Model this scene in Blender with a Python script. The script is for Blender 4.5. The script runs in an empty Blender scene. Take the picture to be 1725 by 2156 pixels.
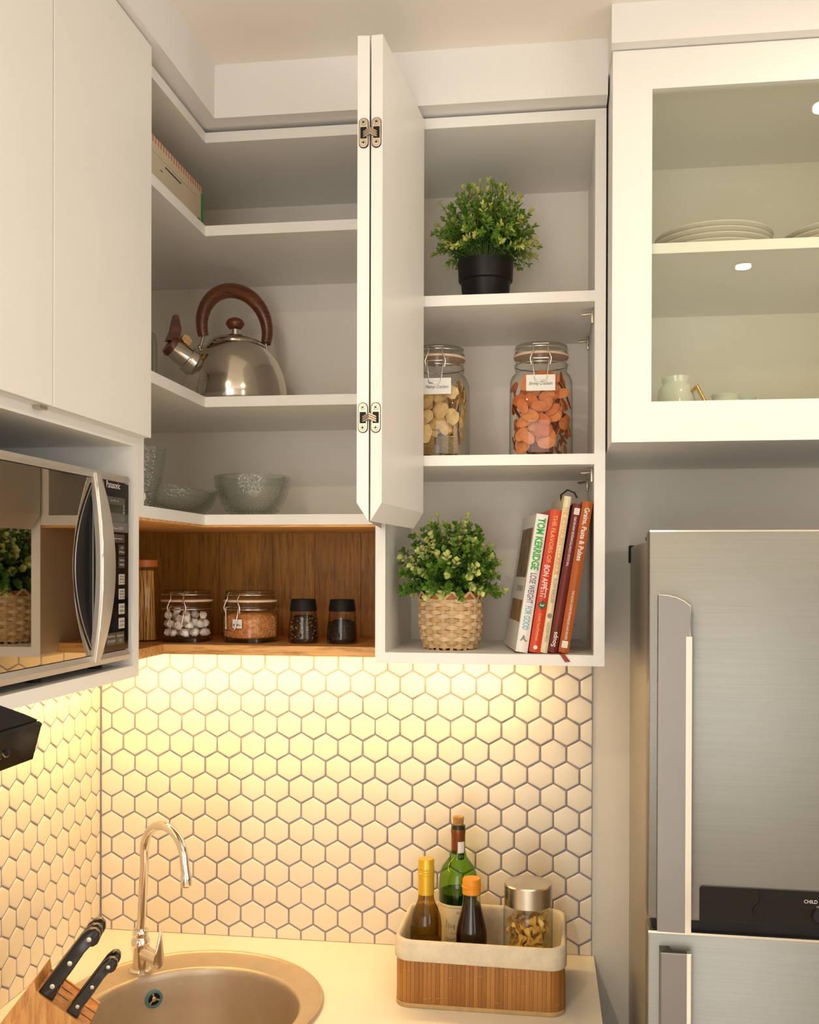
import bpy, bmesh, math, random
import numpy as np
from mathutils import Vector, Matrix
R = math.radians
rnd = random.Random(7)
SC = bpy.context.scene
COL = SC.collection

# ------------------------------------------------------------------ camera, world, exposure
ZC = 1.68                                   # eye height (m)
_yaw, _pitch, _roll = -0.1384, -0.0044, -0.0028
def _rot():
    c, s = math.cos(_yaw), math.sin(_yaw); A = np.array([[c, -s, 0], [s, c, 0], [0, 0, 1]])
    c, s = math.cos(_pitch), math.sin(_pitch); B = np.array([[1, 0, 0], [0, c, s], [0, -s, c]])
    c, s = math.cos(_roll), math.sin(_roll); C = np.array([[c, 0, -s], [0, 1, 0], [s, 0, c]])
    return C @ B @ A
_r = _rot()
cam = bpy.data.cameras.new('camera')
camo = bpy.data.objects.new('camera', cam); COL.objects.link(camo)
right, fwd, up = _r[0], _r[1], _r[2]
camo.matrix_world = Matrix(((right[0], up[0], -fwd[0], 0.9601), (right[1], up[1], -fwd[1], -2.05),
                            (right[2], up[2], -fwd[2], ZC), (0, 0, 0, 1)))
cam.sensor_fit = 'HORIZONTAL'; cam.sensor_width = 36
cam.lens = 2120.22 / 1725 * 36
cam.shift_x = -(865.39 - 862.5) / 1725
cam.shift_y = (1202.11 - 1078) / 1725
cam.clip_start = 0.02
SC.camera = camo

W = bpy.data.worlds.new('world'); SC.world = W; W.use_nodes = True
W.node_tree.nodes['Background'].inputs[0].default_value = (0.95, 0.97, 1.0, 1)
W.node_tree.nodes['Background'].inputs[1].default_value = 0.6
vs = SC.view_settings
vs.view_transform = 'Standard'; vs.look = 'None'; vs.gamma = 1; vs.use_curve_mapping = False
vs.exposure = 0.15
SC.cycles.use_denoising = True
SC.cycles.max_bounces = 9; SC.cycles.diffuse_bounces = 6; SC.cycles.glossy_bounces = 4
SC.cycles.transparent_max_bounces = 20; SC.cycles.transmission_bounces = 8
SC.cycles.sample_clamp_indirect = 4.0
SC.cycles.caustics_reflective = False; SC.cycles.caustics_refractive = False

def srgb(h, g=None, b=None):
    if g is not None: c = (h, g, b)
    else: c = tuple(int(h[i:i + 2], 16) for i in (0, 2, 4))
    f = lambda x: x / 12.92 if x <= .04045 else ((x + .055) / 1.055) ** 2.4
    return tuple(f(x / 255) for x in c)

def area_light(name, loc, rot, size, size_y, power, color, shape='RECTANGLE', spread=180):
    l = bpy.data.lights.new(name, 'AREA'); l.shape = shape; l.size = size
    if size_y: l.size_y = size_y
    l.energy = power; l.color = color; l.spread = R(spread)
    o = bpy.data.objects.new(name, l); COL.objects.link(o); o.location = loc; o.rotation_euler = rot
    return o
# soft fill light added behind the photographer, at an added window
area_light('fill_light_rear', (.70, -4.16, 1.25), (R(90), 0, 0), 1.2, 2.2, 34, (1.0, 0.96, 0.905))
# fill light added on the right to brighten the left-hand doors
area_light('fill_light_side', (2.56, -2.4, 1.6), (0, R(90), 0), 1.2, 2.2, 19, (1.0, 0.965, 0.92))
# downlights in the ceiling (their discs are built further down)
DOWNLIGHTS = [(1.5, -1.81, 4.0), (1.462, -0.80, 1.5), (0.45, -1.95, 7.5), (0.45, -3.2, 7.5)]   # x, y, watts
LAMP_C = (1.0, 0.80, 0.56)
LED_STRENGTH = 70.0
LED_C = (1.0, 0.65, 0.245)

# ------------------------------------------------------------------ materials
MATS = {}
def nodes_of(name):
    m = bpy.data.materials.new(name); m.use_nodes = True
    nt = m.node_tree; nt.nodes.clear()
    out = nt.nodes.new('ShaderNodeOutputMaterial')
    return m, nt, out
def pmat(name, col, rough=.5, metal=0., var=.0, scale=8., bump=0., bscale=60., coat=0., spec=.5, col2=None,
         stretch=(1, 1, 1), subsurf=0., emit=None, estr=0., trans=0., ior=1.45, aniso=0.):
    """principled material with procedural colour mottling and fine relief"""
    if name in MATS: return MATS[name]
    m, nt, out = nodes_of(name)
    p = nt.nodes.new('ShaderNodeBsdfPrincipled'); nt.links.new(p.outputs[0], out.inputs[0])
    col = tuple(col) if not isinstance(col, str) else srgb(col)
    p.inputs['Roughness'].default_value = rough; p.inputs['Metallic'].default_value = metal
    p.inputs['Coat Weight'].default_value = coat; p.inputs['Coat Roughness'].default_value = .08
    p.inputs['Specular IOR Level'].default_value = spec
    p.inputs['IOR'].default_value = ior; p.inputs['Transmission Weight'].default_value = trans
    p.inputs['Anisotropic'].default_value = aniso
    if subsurf:
        p.inputs['Subsurface Weight'].default_value = subsurf; p.inputs['Subsurface Radius'].default_value = (.01, .008, .006)
    if emit:
        p.inputs['Emission Color'].default_value = (*emit, 1); p.inputs['Emission Strength'].default_value = estr
    tc = nt.nodes.new('ShaderNodeTexCoord'); mp = nt.nodes.new('ShaderNodeMapping'); mp.inputs['Scale'].default_value = stretch
    nt.links.new(tc.outputs['Object'], mp.inputs[0])
    n = nt.nodes.new('ShaderNodeTexNoise'); n.inputs['Scale'].default_value = scale; n.inputs['Detail'].default_value = 5
    nt.links.new(mp.outputs[0], n.inputs['Vector'])
    mix = nt.nodes.new('ShaderNodeMix'); mix.data_type = 'RGBA'
    if col2 is None:
        c2 = tuple(max(0, c * (1 - var)) for c in col)
    else: c2 = tuple(col2) if not isinstance(col2, str) else srgb(col2)
    mix.inputs[6].default_value = (*col, 1); mix.inputs[7].default_value = (*c2, 1)
    rp = nt.nodes.new('ShaderNodeValToRGB'); rp.color_ramp.elements[0].position = .35; rp.color_ramp.elements[1].position = .68
    nt.links.new(n.outputs[0], rp.inputs[0]); nt.links.new(rp.outputs[0], mix.inputs[0])
    nt.links.new(mix.outputs[2], p.inputs['Base Color'])
    if bump:
        b = nt.nodes.new('ShaderNodeBump'); b.inputs['Strength'].default_value = bump; b.inputs['Distance'].default_value = .002
        n2 = nt.nodes.new('ShaderNodeTexNoise'); n2.inputs['Scale'].default_value = bscale; n2.inputs['Detail'].default_value = 4
        nt.links.new(mp.outputs[0], n2.inputs['Vector']); nt.links.new(n2.outputs[0], b.inputs['Height'])
        nt.links.new(b.outputs[0], p.inputs['Normal'])
    MATS[name] = m; return m

def wood(name, c1, c2, c3, axis='X', scale=1., rough=.5, bump=.15, coat=0.):
    """grain stretched along one axis, with darker figure and pores"""
    if name in MATS: return MATS[name]
    m, nt, out = nodes_of(name)
    p = nt.nodes.new('ShaderNodeBsdfPrincipled'); nt.links.new(p.outputs[0], out.inputs[0])
    p.inputs['Roughness'].default_value = rough; p.inputs['Coat Weight'].default_value = coat
    tc = nt.nodes.new('ShaderNodeTexCoord'); mp = nt.nodes.new('ShaderNodeMapping')
    st = {'X': (1.2, 14, 14), 'Y': (14, 1.2, 14), 'Z': (14, 14, 1.2)}[axis]
    mp.inputs['Scale'].default_value = tuple(s * scale for s in st)
    oi = nt.nodes.new('ShaderNodeObjectInfo'); addv = nt.nodes.new('ShaderNodeVectorMath')
    nt.links.new(tc.outputs['Object'], mp.inputs[0]); nt.links.new(mp.outputs[0], addv.inputs[0])
    sc = nt.nodes.new('ShaderNodeMath'); sc.operation = 'MULTIPLY'; sc.inputs[1].default_value = 7.3
    nt.links.new(oi.outputs['Random'], sc.inputs[0]); nt.links.new(sc.outputs[0], addv.inputs[1])
    n1 = nt.nodes.new('ShaderNodeTexNoise'); n1.inputs['Scale'].default_value = 1.6; n1.inputs['Detail'].default_value = 6; n1.inputs['Distortion'].default_value = .8
    n2 = nt.nodes.new('ShaderNodeTexNoise'); n2.inputs['Scale'].default_value = 9; n2.inputs['Detail'].default_value = 8; n2.inputs['Roughness'].default_value = .7
    for n in (n1, n2): nt.links.new(addv.outputs[0], n.inputs['Vector'])
    r = nt.nodes.new('ShaderNodeValToRGB'); e = r.color_ramp.elements
    e[0].position = .3; e[0].color = (*srgb(c2), 1); e[1].position = .7; e[1].color = (*srgb(c1), 1)
    nt.links.new(n1.outputs[0], r.inputs[0])
    r2 = nt.nodes.new('ShaderNodeValToRGB'); e = r2.color_ramp.elements
    e[0].position = .36; e[0].color = (1, 1, 1, 1); e[1].position = .52; e[1].color = (0, 0, 0, 1)
    nt.links.new(n2.outputs[0], r2.inputs[0])
    mx = nt.nodes.new('ShaderNodeMix'); mx.data_type = 'RGBA'; mx.inputs[7].default_value = (*srgb(c3), 1)
    nt.links.new(r.outputs[0], mx.inputs[6]); nt.links.new(r2.outputs[0], mx.inputs[0])
    nt.links.new(mx.outputs[2], p.inputs['Base Color'])
    b = nt.nodes.new('ShaderNodeBump'); b.inputs['Strength'].default_value = bump; b.inputs['Distance'].default_value = .001
    nt.links.new(n2.outputs[0], b.inputs['Height']); nt.links.new(b.outputs[0], p.inputs['Normal'])
    MATS[name] = m; return m

def glass(name, tint=(1, 1, 1), edge=(.55, .6, .55), refl=1.0, rough=.02, ripple=0., rscale=120.):
    """thin clear glass: fresnel mix of mirror and clear transmission, tinted more where it is seen edge-on"""
    if name in MATS: return MATS[name]
    m, nt, out = nodes_of(name)
    lw = nt.nodes.new('ShaderNodeLayerWeight'); lw.inputs[0].default_value = .5
    def mth(op, x, y):
        n = nt.nodes.new('ShaderNodeMath'); n.operation = op; n.use_clamp = True
        for k, q in enumerate((x, y)):
            if isinstance(q, (int, float)): n.inputs[k].default_value = q
            else: nt.links.new(q, n.inputs[k])
        return n.outputs[0]
    face = lw.outputs['Facing']
    schl = mth('MULTIPLY', mth('ADD', mth('MULTIPLY', mth('POWER', face, 5.), .96), .045), refl)
    mc = nt.nodes.new('ShaderNodeMix'); mc.data_type = 'RGBA'
    mc.inputs[6].default_value = (*tint, 1); mc.inputs[7].default_value = (*edge, 1)
    nt.links.new(mth('POWER', face, 2.6), mc.inputs[0])
    t = nt.nodes.new('ShaderNodeBsdfTransparent'); nt.links.new(mc.outputs[2], t.inputs[0])
    g = nt.nodes.new('ShaderNodeBsdfGlossy'); g.inputs['Roughness'].default_value = rough
    ms = nt.nodes.new('ShaderNodeMixShader'); nt.links.new(schl, ms.inputs[0])
    nt.links.new(t.outputs[0], ms.inputs[1]); nt.links.new(g.outputs[0], ms.inputs[2]); nt.links.new(ms.outputs[0], out.inputs[0])
    if ripple:
        tc = nt.nodes.new('ShaderNodeTexCoord'); n2 = nt.nodes.new('ShaderNodeTexVoronoi'); n2.inputs['Scale'].default_value = rscale
        nt.links.new(tc.outputs['Object'], n2.inputs['Vector'])
        b = nt.nodes.new('ShaderNodeBump'); b.inputs['Strength'].default_value = ripple; b.inputs['Distance'].default_value = .002
        nt.links.new(n2.outputs[0], b.inputs['Height'])
        nt.links.new(b.outputs[0], g.inputs['Normal']); nt.links.new(b.outputs[0], lw.inputs['Normal'])
    MATS[name] = m; return m

def emitter(name, col, strength):
    if name in MATS: return MATS[name]
    m, nt, out = nodes_of(name)
    e = nt.nodes.new('ShaderNodeEmission'); e.inputs[0].default_value = (*col, 1); e.inputs[1].default_value = strength
    nt.links.new(e.outputs[0], out.inputs[0]); MATS[name] = m; return m

WHITE = pmat('white_laminate', (.83, .81, .775), rough=.38, var=.04, scale=3, bump=.03, bscale=300)
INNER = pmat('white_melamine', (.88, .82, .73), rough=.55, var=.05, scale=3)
PAINT = pmat('wall_paint', (.78, .73, .65), rough=.85, var=.05, scale=2, bump=.25, bscale=90)
CEIL = pmat('ceiling_paint', (.86, .81, .73), rough=.9, var=.03, scale=2, bump=.1, bscale=60)
BULK = pmat('bulkhead_paint', (.80, .775, .75), rough=.8, var=.03, scale=2, bump=.08, bscale=80)
GROUT = pmat('grey_grout', (.30, .29, .37), rough=.95, var=.25, scale=40, bump=.6, bscale=400)
TILE = pmat('glazed_tile', (.78, .705, .58), rough=.34, var=.04, scale=6, bump=.05, bscale=14, coat=.12)
STEEL = pmat('brushed_steel', (.215, .212, .192), rough=.42, metal=1., var=.08, scale=6, bump=.05, bscale=40, stretch=(1, 1, 60))
STEELD = pmat('dull_steel', (.36, .33, .31), rough=.42, metal=.9, var=.12, scale=5)
CHROME = pmat('chrome', (.82, .80, .76), rough=.07, metal=1., var=.04, scale=5)
NICKEL = pmat('satin_nickel', (.58, .50, .40), rough=.36, metal=1., var=.12, scale=60)
WIRE = pmat('bright_wire', (.80, .76, .70), rough=.18, metal=1.)
BLACKG = pmat('black_gloss', (.009, .008, .007), rough=.08, var=.2, scale=4, coat=.0, spec=.35)
BLACKM = pmat('black_matte', (.011, .010, .010), rough=.5, var=.25, scale=12, spec=.22)
COUNTER = pmat('solid_surface', (.82, .785, .70), rough=.28, var=.04, scale=9)
FLOORM = pmat('floor_tile', (.70, .64, .56), rough=.4, var=.15, scale=3)
NW = wood('niche_oak', 'b8822f', '9c6a22', '85581c', 'Z', 1.5, .55, .2)
NWX = wood('niche_oak_edge', 'e0ab68', 'cb9450', '9c6c38', 'X', 1.1, .5, .2)  # same oak, lightened: LED light on the shelf edge put into the colour
NWY = wood('niche_oak_edge_y', 'cf9a58', 'b37c3e', '7e5228', 'Y', 1.1, .5, .2)
GLASS = glass('clear_glass', (.985, .99, .98), (.55, .58, .53), refl=.6)
PANE = glass('cabinet_pane', (.965, .98, .94), (.88, .93, .84), refl=.8, rough=.004)
BOWLG = glass('pressed_glass', (.985, .99, .98), (.82, .84, .79), ripple=.9, rscale=190)
PAPER = pmat('white_paper', (.85, .83, .79), rough=.8, var=.03)
INK = pmat('black_ink', (.02, .02, .02), rough=.7)

# ------------------------------------------------------------------ mesh helpers
class MB:
    def __init__(s): s.v = []; s.f = []; s.m = []
    def add(s, vs_, fs, mi=0, M=None):
        n = len(s.v)
        if M is not None: vs_ = [tuple(M @ Vector(p)) for p in vs_]
        s.v += [tuple(p) for p in vs_]; s.f += [tuple(i + n for i in f) for f in fs]; s.m += [mi] * len(fs)
        return s
    def box(s, x0, x1, y0, y1, z0, z1, mi=0, M=None, b=0.):
        if b:
            bm = bmesh.new(); bmesh.ops.create_cube(bm, size=1)
            for v in bm.verts: v.co = Vector((x0 + (v.co.x + .5) * (x1 - x0), y0 + (v.co.y + .5) * (y1 - y0), z0 + (v.co.z + .5) * (z1 - z0)))
            bmesh.ops.bevel(bm, geom=bm.edges[:], offset=b, segments=2, affect='EDGES', profile=.5)
            bm.verts.index_update()
            vv = [tuple(v.co) for v in bm.verts]; ff = [tuple(v.index for v in f.verts) for f in bm.faces]; bm.free()
            return s.add(vv, ff, mi, M)
        v = [(x0, y0, z0), (x1, y0, z0), (x1, y1, z0), (x0, y1, z0), (x0, y0, z1), (x1, y0, z1), (x1, y1, z1), (x0, y1, z1)]
        return s.add(v, [(0, 3, 2, 1), (4, 5, 6, 7), (0, 1, 5, 4), (1, 2, 6, 5), (2, 3, 7, 6), (3, 0, 4, 7)], mi, M)
    def prism(s, poly, z0, z1, mi=0, M=None):
        n = len(poly)
        v = [(x, y, z0) for x, y in poly] + [(x, y, z1) for x, y in poly]
        f = [tuple(range(n))[::-1], tuple(range(n, 2 * n))] + [(i, (i + 1) % n, n + (i + 1) % n, n + i) for i in range(n)]
        return s.add(v, f, mi, M)
    def loft(s, rings, mi=0, M=None, cap0=True, cap1=True, closed=False):
        n = len(rings[0]); v = [p for r in rings for p in r]; f = []
        m = len(rings)
        for k in range(m if closed else m - 1):
            k2 = (k + 1) % m
            for i in range(n):
                j = (i + 1) % n
                f.append((k * n + i, k * n + j, k2 * n + j, k2 * n + i))
        if not closed:
            if cap0: f.append(tuple(range(n))[::-1])
            if cap1: f.append(tuple(range((m - 1) * n, m * n)))
        return s.add(v, f, mi, M)
    def lathe(s, prof, seg=32, mi=0, M=None, cap0=True, cap1=True):
        return s.loft([[(r * math.cos(2 * math.pi * i / seg), r * math.sin(2 * math.pi * i / seg), z) for i in range(seg)] for r, z in prof], mi, M, cap0, cap1)
    def superloft(s, prof, seg=40, mi=0, M=None, cap0=True, cap1=True):
        """prof: (z, rx, ry, n) superellipse rings"""
        rings = []
        for z, rx, ry, n in prof:
            r = []
            for i in range(seg):
                a = 2 * math.pi * (i + .5) / seg; c, d = math.cos(a), math.sin(a)
                r.append((math.copysign(abs(c) ** (2 / n), c) * rx, math.copysign(abs(d) ** (2 / n), d) * ry, z))
            rings.append(r)
        return s.loft(rings, mi, M, cap0, cap1)
    def tube(s, path, r, seg=8, mi=0, M=None, closed=False, flat=None):
        P = [Vector(p) for p in path]; n = len(P); rr = r if isinstance(r, (list, tuple)) else [r] * n
        rings = []; prev = None
        for i in range(n):
            if closed: t = (P[(i + 1) % n] - P[i - 1])
            else: t = P[min(i + 1, n - 1)] - P[max(i - 1, 0)]
            t.normalize()
            if prev is None:
                a = Vector((0, 0, 1)) if abs(t.z) < .9 else Vector((1, 0, 0))
                nrm = (a - t * a.dot(t)).normalized()
            else: nrm = (prev - t * prev.dot(t)).normalized()
            prev = nrm; bn = t.cross(nrm)
            k2 = 1. if flat is None else flat
            rings.append([tuple(P[i] + nrm * (rr[i] * math.cos(2 * math.pi * q / seg)) + bn * (rr[i] * k2 * math.sin(2 * math.pi * q / seg))) for q in range(seg)])
        return s.loft(rings, mi, M, closed=closed)
    def ball(s, c, r, mi=0, seg=8, rings=5, sc=(1, 1, 1), M=None):
        pr = []
        for k in range(rings + 1):
            a = -math.pi / 2 + math.pi * k / rings
            pr.append((max(r * math.cos(a), 1e-5), r * math.sin(a)))
        T = Matrix.Translation(c) @ Matrix.Diagonal((*sc, 1))
        return s.lathe(pr, seg, mi, (M @ T) if M is not None else T)
    def mesh(s, name, mats, smooth=None):
        me = bpy.data.meshes.new(name); me.from_pydata(s.v, [], s.f)
        for m in (mats if isinstance(mats, (list, tuple)) else [mats]): me.materials.append(m)
        if any(s.m): me.polygons.foreach_set('material_index', s.m)
        bm = bmesh.new(); bm.from_mesh(me); bmesh.ops.recalc_face_normals(bm, faces=bm.faces[:]); bm.to_mesh(me); bm.free()
        if smooth:
            me.polygons.foreach_set('use_smooth', [True] * len(me.polygons)); me.set_sharp_from_angle(angle=R(smooth))
        me.update(); return me

def link(name, me, parent=None, loc=None):
    o = bpy.data.objects.new(name, me); COL.objects.link(o)
    if parent: o.parent = parent
    if loc is not None: o.location = loc
    return o
def tag(o, label=None, cat=None, group=None, kind=None):
    if label: o['label'] = label
    if cat: o['category'] = cat
    if group: o['group'] = group
    if kind: o['kind'] = kind
    return o
def thing(name, label, cat, loc=(0, 0, 0), rotz=0, group=None):
    o = bpy.data.objects.new(name, None); COL.objects.link(o); o.location = loc; o.rotation_euler = (0, 0, rotz)
    o.empty_display_size = .05
    return tag(o, label, cat, group)
def part(name, mb, mats, parent, smooth=None, origin=None, label=None, kind=None):
    """a mesh part; with origin the mesh was written in world coordinates"""
    if origin is not None: mb.v = [(x - origin[0], y - origin[1], z - origin[2]) for x, y, z in mb.v]
    o = link(name, mb.mesh(name, mats, smooth), parent)
    if label: o['label'] = label
    if kind: o['kind'] = kind
    return o
def struct(name, mb, mats, smooth=None):
    o = link(name, mb.mesh(name, mats, smooth)); o['kind'] = 'structure'; return o
def basis(o, r, u):
    r = Vector(r).normalized(); u = Vector(u); u = (u - r * u.dot(r)).normalized(); n = r.cross(u)
    return Matrix(((r.x, u.x, n.x, o[0]), (r.y, u.y, n.y, o[1]), (r.z, u.z, n.z, o[2]), (0, 0, 0, 1)))
def lettering(body, o, r, u, h, width, mat, parent, shear=0., name='lettering', bold=0., align='CENTER', spacing=1., origin=None):
    """flat letters: o = centre, r = reading direction, u = up; fitted to cap height h and total width"""
    if origin is not None: o = Vector(o) - Vector(origin)
    c = bpy.data.curves.new(name, 'FONT'); c.body = body; c.size = 1; c.shear = shear; c.offset = bold
    c.space_character = spacing; c.resolution_u = 3
    t = bpy.data.objects.new(name, c); COL.objects.link(t)
    bpy.context.view_layer.update()
    dg = bpy.context.evaluated_depsgraph_get()
    me = bpy.data.meshes.new_from_object(t.evaluated_get(dg))
    bpy.data.objects.remove(t); bpy.data.curves.remove(c)
    n = len(me.vertices); co = np.zeros(n * 3); me.vertices.foreach_get('co', co); co = co.reshape(-1, 3)
    w0, w1 = co[:, 0].min(), co[:, 0].max(); y0, y1 = co[:, 1].min(), co[:, 1].max()
    co[:, 0] = (co[:, 0] - (w0 + w1) / 2) * (width / max(w1 - w0, 1e-6))
    co[:, 1] = (co[:, 1] - (y0 + y1) / 2) * (h / max(y1 - y0, 1e-6)); co[:, 2] = 0
    M = np.array(basis(o, r, u)); co = co @ M[:3, :3].T + M[:3, 3]
    me.vertices.foreach_set('co', co.ravel()); me.materials.clear(); me.materials.append(mat); me.update()
    return link(name, me, parent)
def copies(mesh, name, parent, mats):
    """mats: list of matrices; shared-mesh children"""
    out = []
    for M in mats:
        o = bpy.data.objects.new(name, mesh); COL.objects.link(o); o.parent = parent; o.matrix_local = M; out.append(o)
    return out

# ------------------------------------------------------------------ key dimensions (m)
XL, DF = .3534, -.3367                 # front of the left run, front of the back run
XR0, XR1 = .6595, 1.0492               # tall open cabinet
T = .018
ZTOP, ZA, ZB, ZCB = 2.4444, 2.2804, 1.9786, 1.7706   # tops: top panel, shelf, shelf, bottom panel
YE = -.6244                            # corner unit / microwave unit joint
ZCT = .90; ZCEIL = 2.5432; ZBH = 2.4516
XEND = 1.0435

# ------------------------------------------------------------------ room shell
struct('floor', MB().box(-.1, 2.7, -4.3, .1, -.06, 0), FLOORM)
struct('ceiling', MB().box(-.1, 2.7, -4.3, .1, ZCEIL, ZCEIL + .06), CEIL)
wb = struct('wall_back', MB().box(-.1, 2.7, 0, .1, 0, ZCEIL), PAINT)
wl = struct('wall_left', MB().box(-.1, 0, -4.3, 0, 0, ZCEIL), PAINT)
wr = MB()
wr.box(2.6, 2.7, -4.3, -3.55, 0, ZCEIL); wr.box(2.6, 2.7, -1.25, 0, 0, ZCEIL); wr.box(2.6, 2.7, -3.55, -1.25, 0, .95); wr.box(2.6, 2.7, -3.55, -1.25, 2.25, ZCEIL)
struct('wall_right', wr, PAINT)
wr = MB()
wr.box(-.1, .05, -4.3, -4.2, 0, ZCEIL); wr.box(1.35, 2.7, -4.3, -4.2, 0, ZCEIL); wr.box(.05, 1.35, -4.3, -4.2, 2.4, ZCEIL); wr.box(.05, 1.35, -4.3, -4.2, 0, .1)
struct('wall_rear', wr, PAINT)
wn = struct('added_window_1', MB().box(.05, .10, -4.28, -4.22, .1, 2.4).box(1.30, 1.35, -4.28, -4.22, .1, 2.4).box(.10, 1.30, -4.28, -4.22, .1, .15).box(.10, 1.30, -4.28, -4.22, 2.35, 2.4), WHITE)  # unseen rear window, added to go with the fill light
part('pane', MB().box(.10, 1.30, -4.252, -4.248, .15, 2.35), PANE, wn)
wn = struct('added_window_2', MB().box(2.62, 2.68, -3.55, -3.50, .95, 2.25).box(2.62, 2.68, -1.30, -1.25, .95, 2.25).box(2.62, 2.68, -3.50, -1.30, .95, 1.0).box(2.62, 2.68, -3.50, -1.30, 2.2, 2.25), WHITE)  # unseen side window, added for light from the right
part('pane', MB().box(2.648, 2.652, -3.50, -1.30, 1.0, 2.2), PANE, wn)
bh = MB()
bh.prism([(0, 0), (1.0495, 0), (1.0495, -.3743), (.3825, -.3743), (.3825, -2.4), (0, -2.4)], ZBH, ZCEIL)
struct('trim_1', bh, BULK)
struct('trim_2', MB().box(1.0495, 2.6, -.475, 0, 2.4835, ZCEIL), BULK)

# ------------------------------------------------------------------ hexagon tiles
PX, PZ, GAP = .0521, .0444, .0034
def hexpoly(cx, cz, px=PX):
    hx = (px - GAP) / 2; k = px / .0521
    a = PZ / .75 / 2 - GAP * .577; hh = a / 2
    return [(cx, cz + a), (cx + hx, cz + hh), (cx + hx, cz - hh), (cx, cz - a), (cx - hx, cz - hh), (cx - hx, cz + hh)]
def clip(poly, a, b, c):
    out = []
    for i in range(len(poly)):
        p, q = poly[i], poly[(i + 1) % len(poly)]
        dp, dq = a * p[0] + b * p[1] - c, a * q[0] + b * q[1] - c
        if dp <= 0: out.append(p)
        if dp * dq < 0:
            t = dp / (dp - dq); out.append((p[0] + t * (q[0] - p[0]), p[1] + t * (q[1] - p[1])))
    return out
def inset(poly, d):
    n = len(poly); A = sum(poly[i][0] * poly[(i + 1) % n][1] - poly[(i + 1) % n][0] * poly[i][1] for i in range(n))
    sg = 1 if A > 0 else -1; L = []
    for i in range(n):
        p, q = poly[i], poly[(i + 1) % n]; ex, ez = q[0] - p[0], q[1] - p[1]; l = math.hypot(ex, ez) or 1e-9
        nx, nz = -ez / l * sg, ex / l * sg
        L.append((nx, nz, nx * p[0] + nz * p[1] + d))
    out = []
    for i in range(n):
        a, b = L[i - 1], L[i]; det = a[0] * b[1] - a[1] * b[0]
        if abs(det) < 1e-6: out.append((poly[i][0] + a[0] * d, poly[i][1] + a[1] * d)); continue
        out.append(((a[2] * b[1] - a[1] * b[2]) / det, (a[0] * b[2] - a[2] * b[0]) / det))
    return out
def tile_mb(poly, to3, mb=None):
    """tile of 5 mm with a rounded arris; to3 maps (s, z, height) to a point"""
    mb = mb or MB(); rings = []
    for d, h in ((0, 0), (0, .0026), (.0006, .0035), (.0017, .0040), (.0028, .0041)):
        pp = inset(poly, d) if d else poly
        rings.append([to3(x, z, h) for x, z in pp])
    return mb.loft(rings, cap0=False)
def area(poly): return abs(sum(poly[i][0] * poly[(i + 1) % len(poly)][1] - poly[(i + 1) % len(poly)][0] * poly[i][1] for i in range(len(poly)))) / 2
def lay(parent, s0, s1, z0, z1, apex_s, apex_z, px, to3, rot, stuff_from=None):
    a = PZ / .75 / 2 - GAP * .577
    full = tile_mb(hexpoly(0, 0, px), to3).mesh('tile', TILE, 60); FA = area(hexpoly(0, 0, px)); rest = MB(); nrest = 0
    r0 = int((z0 - apex_z) / PZ) - 3; r1 = int((z1 - apex_z) / PZ) + 3
    for r in range(r0, r1):
        cz = apex_z + r * PZ - PZ / .75 / 2
        off = apex_s + (px / 2 if r % 2 else 0)
        k0 = int((s0 - off) / px) - 2; k1 = int((s1 - off) / px) + 2
        for k in range(k0, k1):
            cs = off + k * px; poly = hexpoly(cs, cz, px)
            for cl in ((1, 0, s1), (-1, 0, -s0), (0, 1, z1), (0, -1, -z0)): poly = clip(poly, *cl) if poly else poly
            if len(poly) < 3 or area(poly) < 6e-5: continue
            js, jz = rnd.uniform(-.0003, .0003), rnd.uniform(-.0003, .0003)
            if stuff_from is not None and cs < stuff_from:
                tile_mb(poly, to3, rest); nrest += 1; continue
            if area(poly) > FA * .999:
                o = bpy.data.objects.new('tile', full); COL.objects.link(o); o.parent = parent
                p = to3(cs + js, cz + jz, rnd.uniform(-.0004, .0003)); o.location = p
                o.rotation_euler = tuple(rnd.uniform(-.006, .006) * q for q in rot)
            else:
                P2 = [(x - cs, z - cz) for x, z in poly]
                o = link('tile', tile_mb(P2, to3).mesh('tile', TILE, 60), parent); o.location = to3(cs, cz, 0)
    if nrest:
        o = link('tile_field', rest.mesh('tile_field', TILE, 60), wl); o['kind'] = 'stuff'
    return
part('grout', MB().box(0, XEND, -.0022, .002, ZCT - .0003, 1.5134), GROUT, wb)
part('grout', MB().box(-.002, .0022, -1.9, -.0022, ZCT - .0003, 1.5134), GROUT, wl)
lay(wb, .0062, XEND - .0005, ZCT + .0005, 1.5132, .0284, 1.1555, PX, lambda s, z, h: (s, -h, z), (1, 0, 1))
lay(wl, -1.9, -.0055, ZCT + .0005, 1.512, -.0450, 1.3820, .0500, lambda s, z, h: (h, s, z), (0, 1, 1), stuff_from=-.86)

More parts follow.
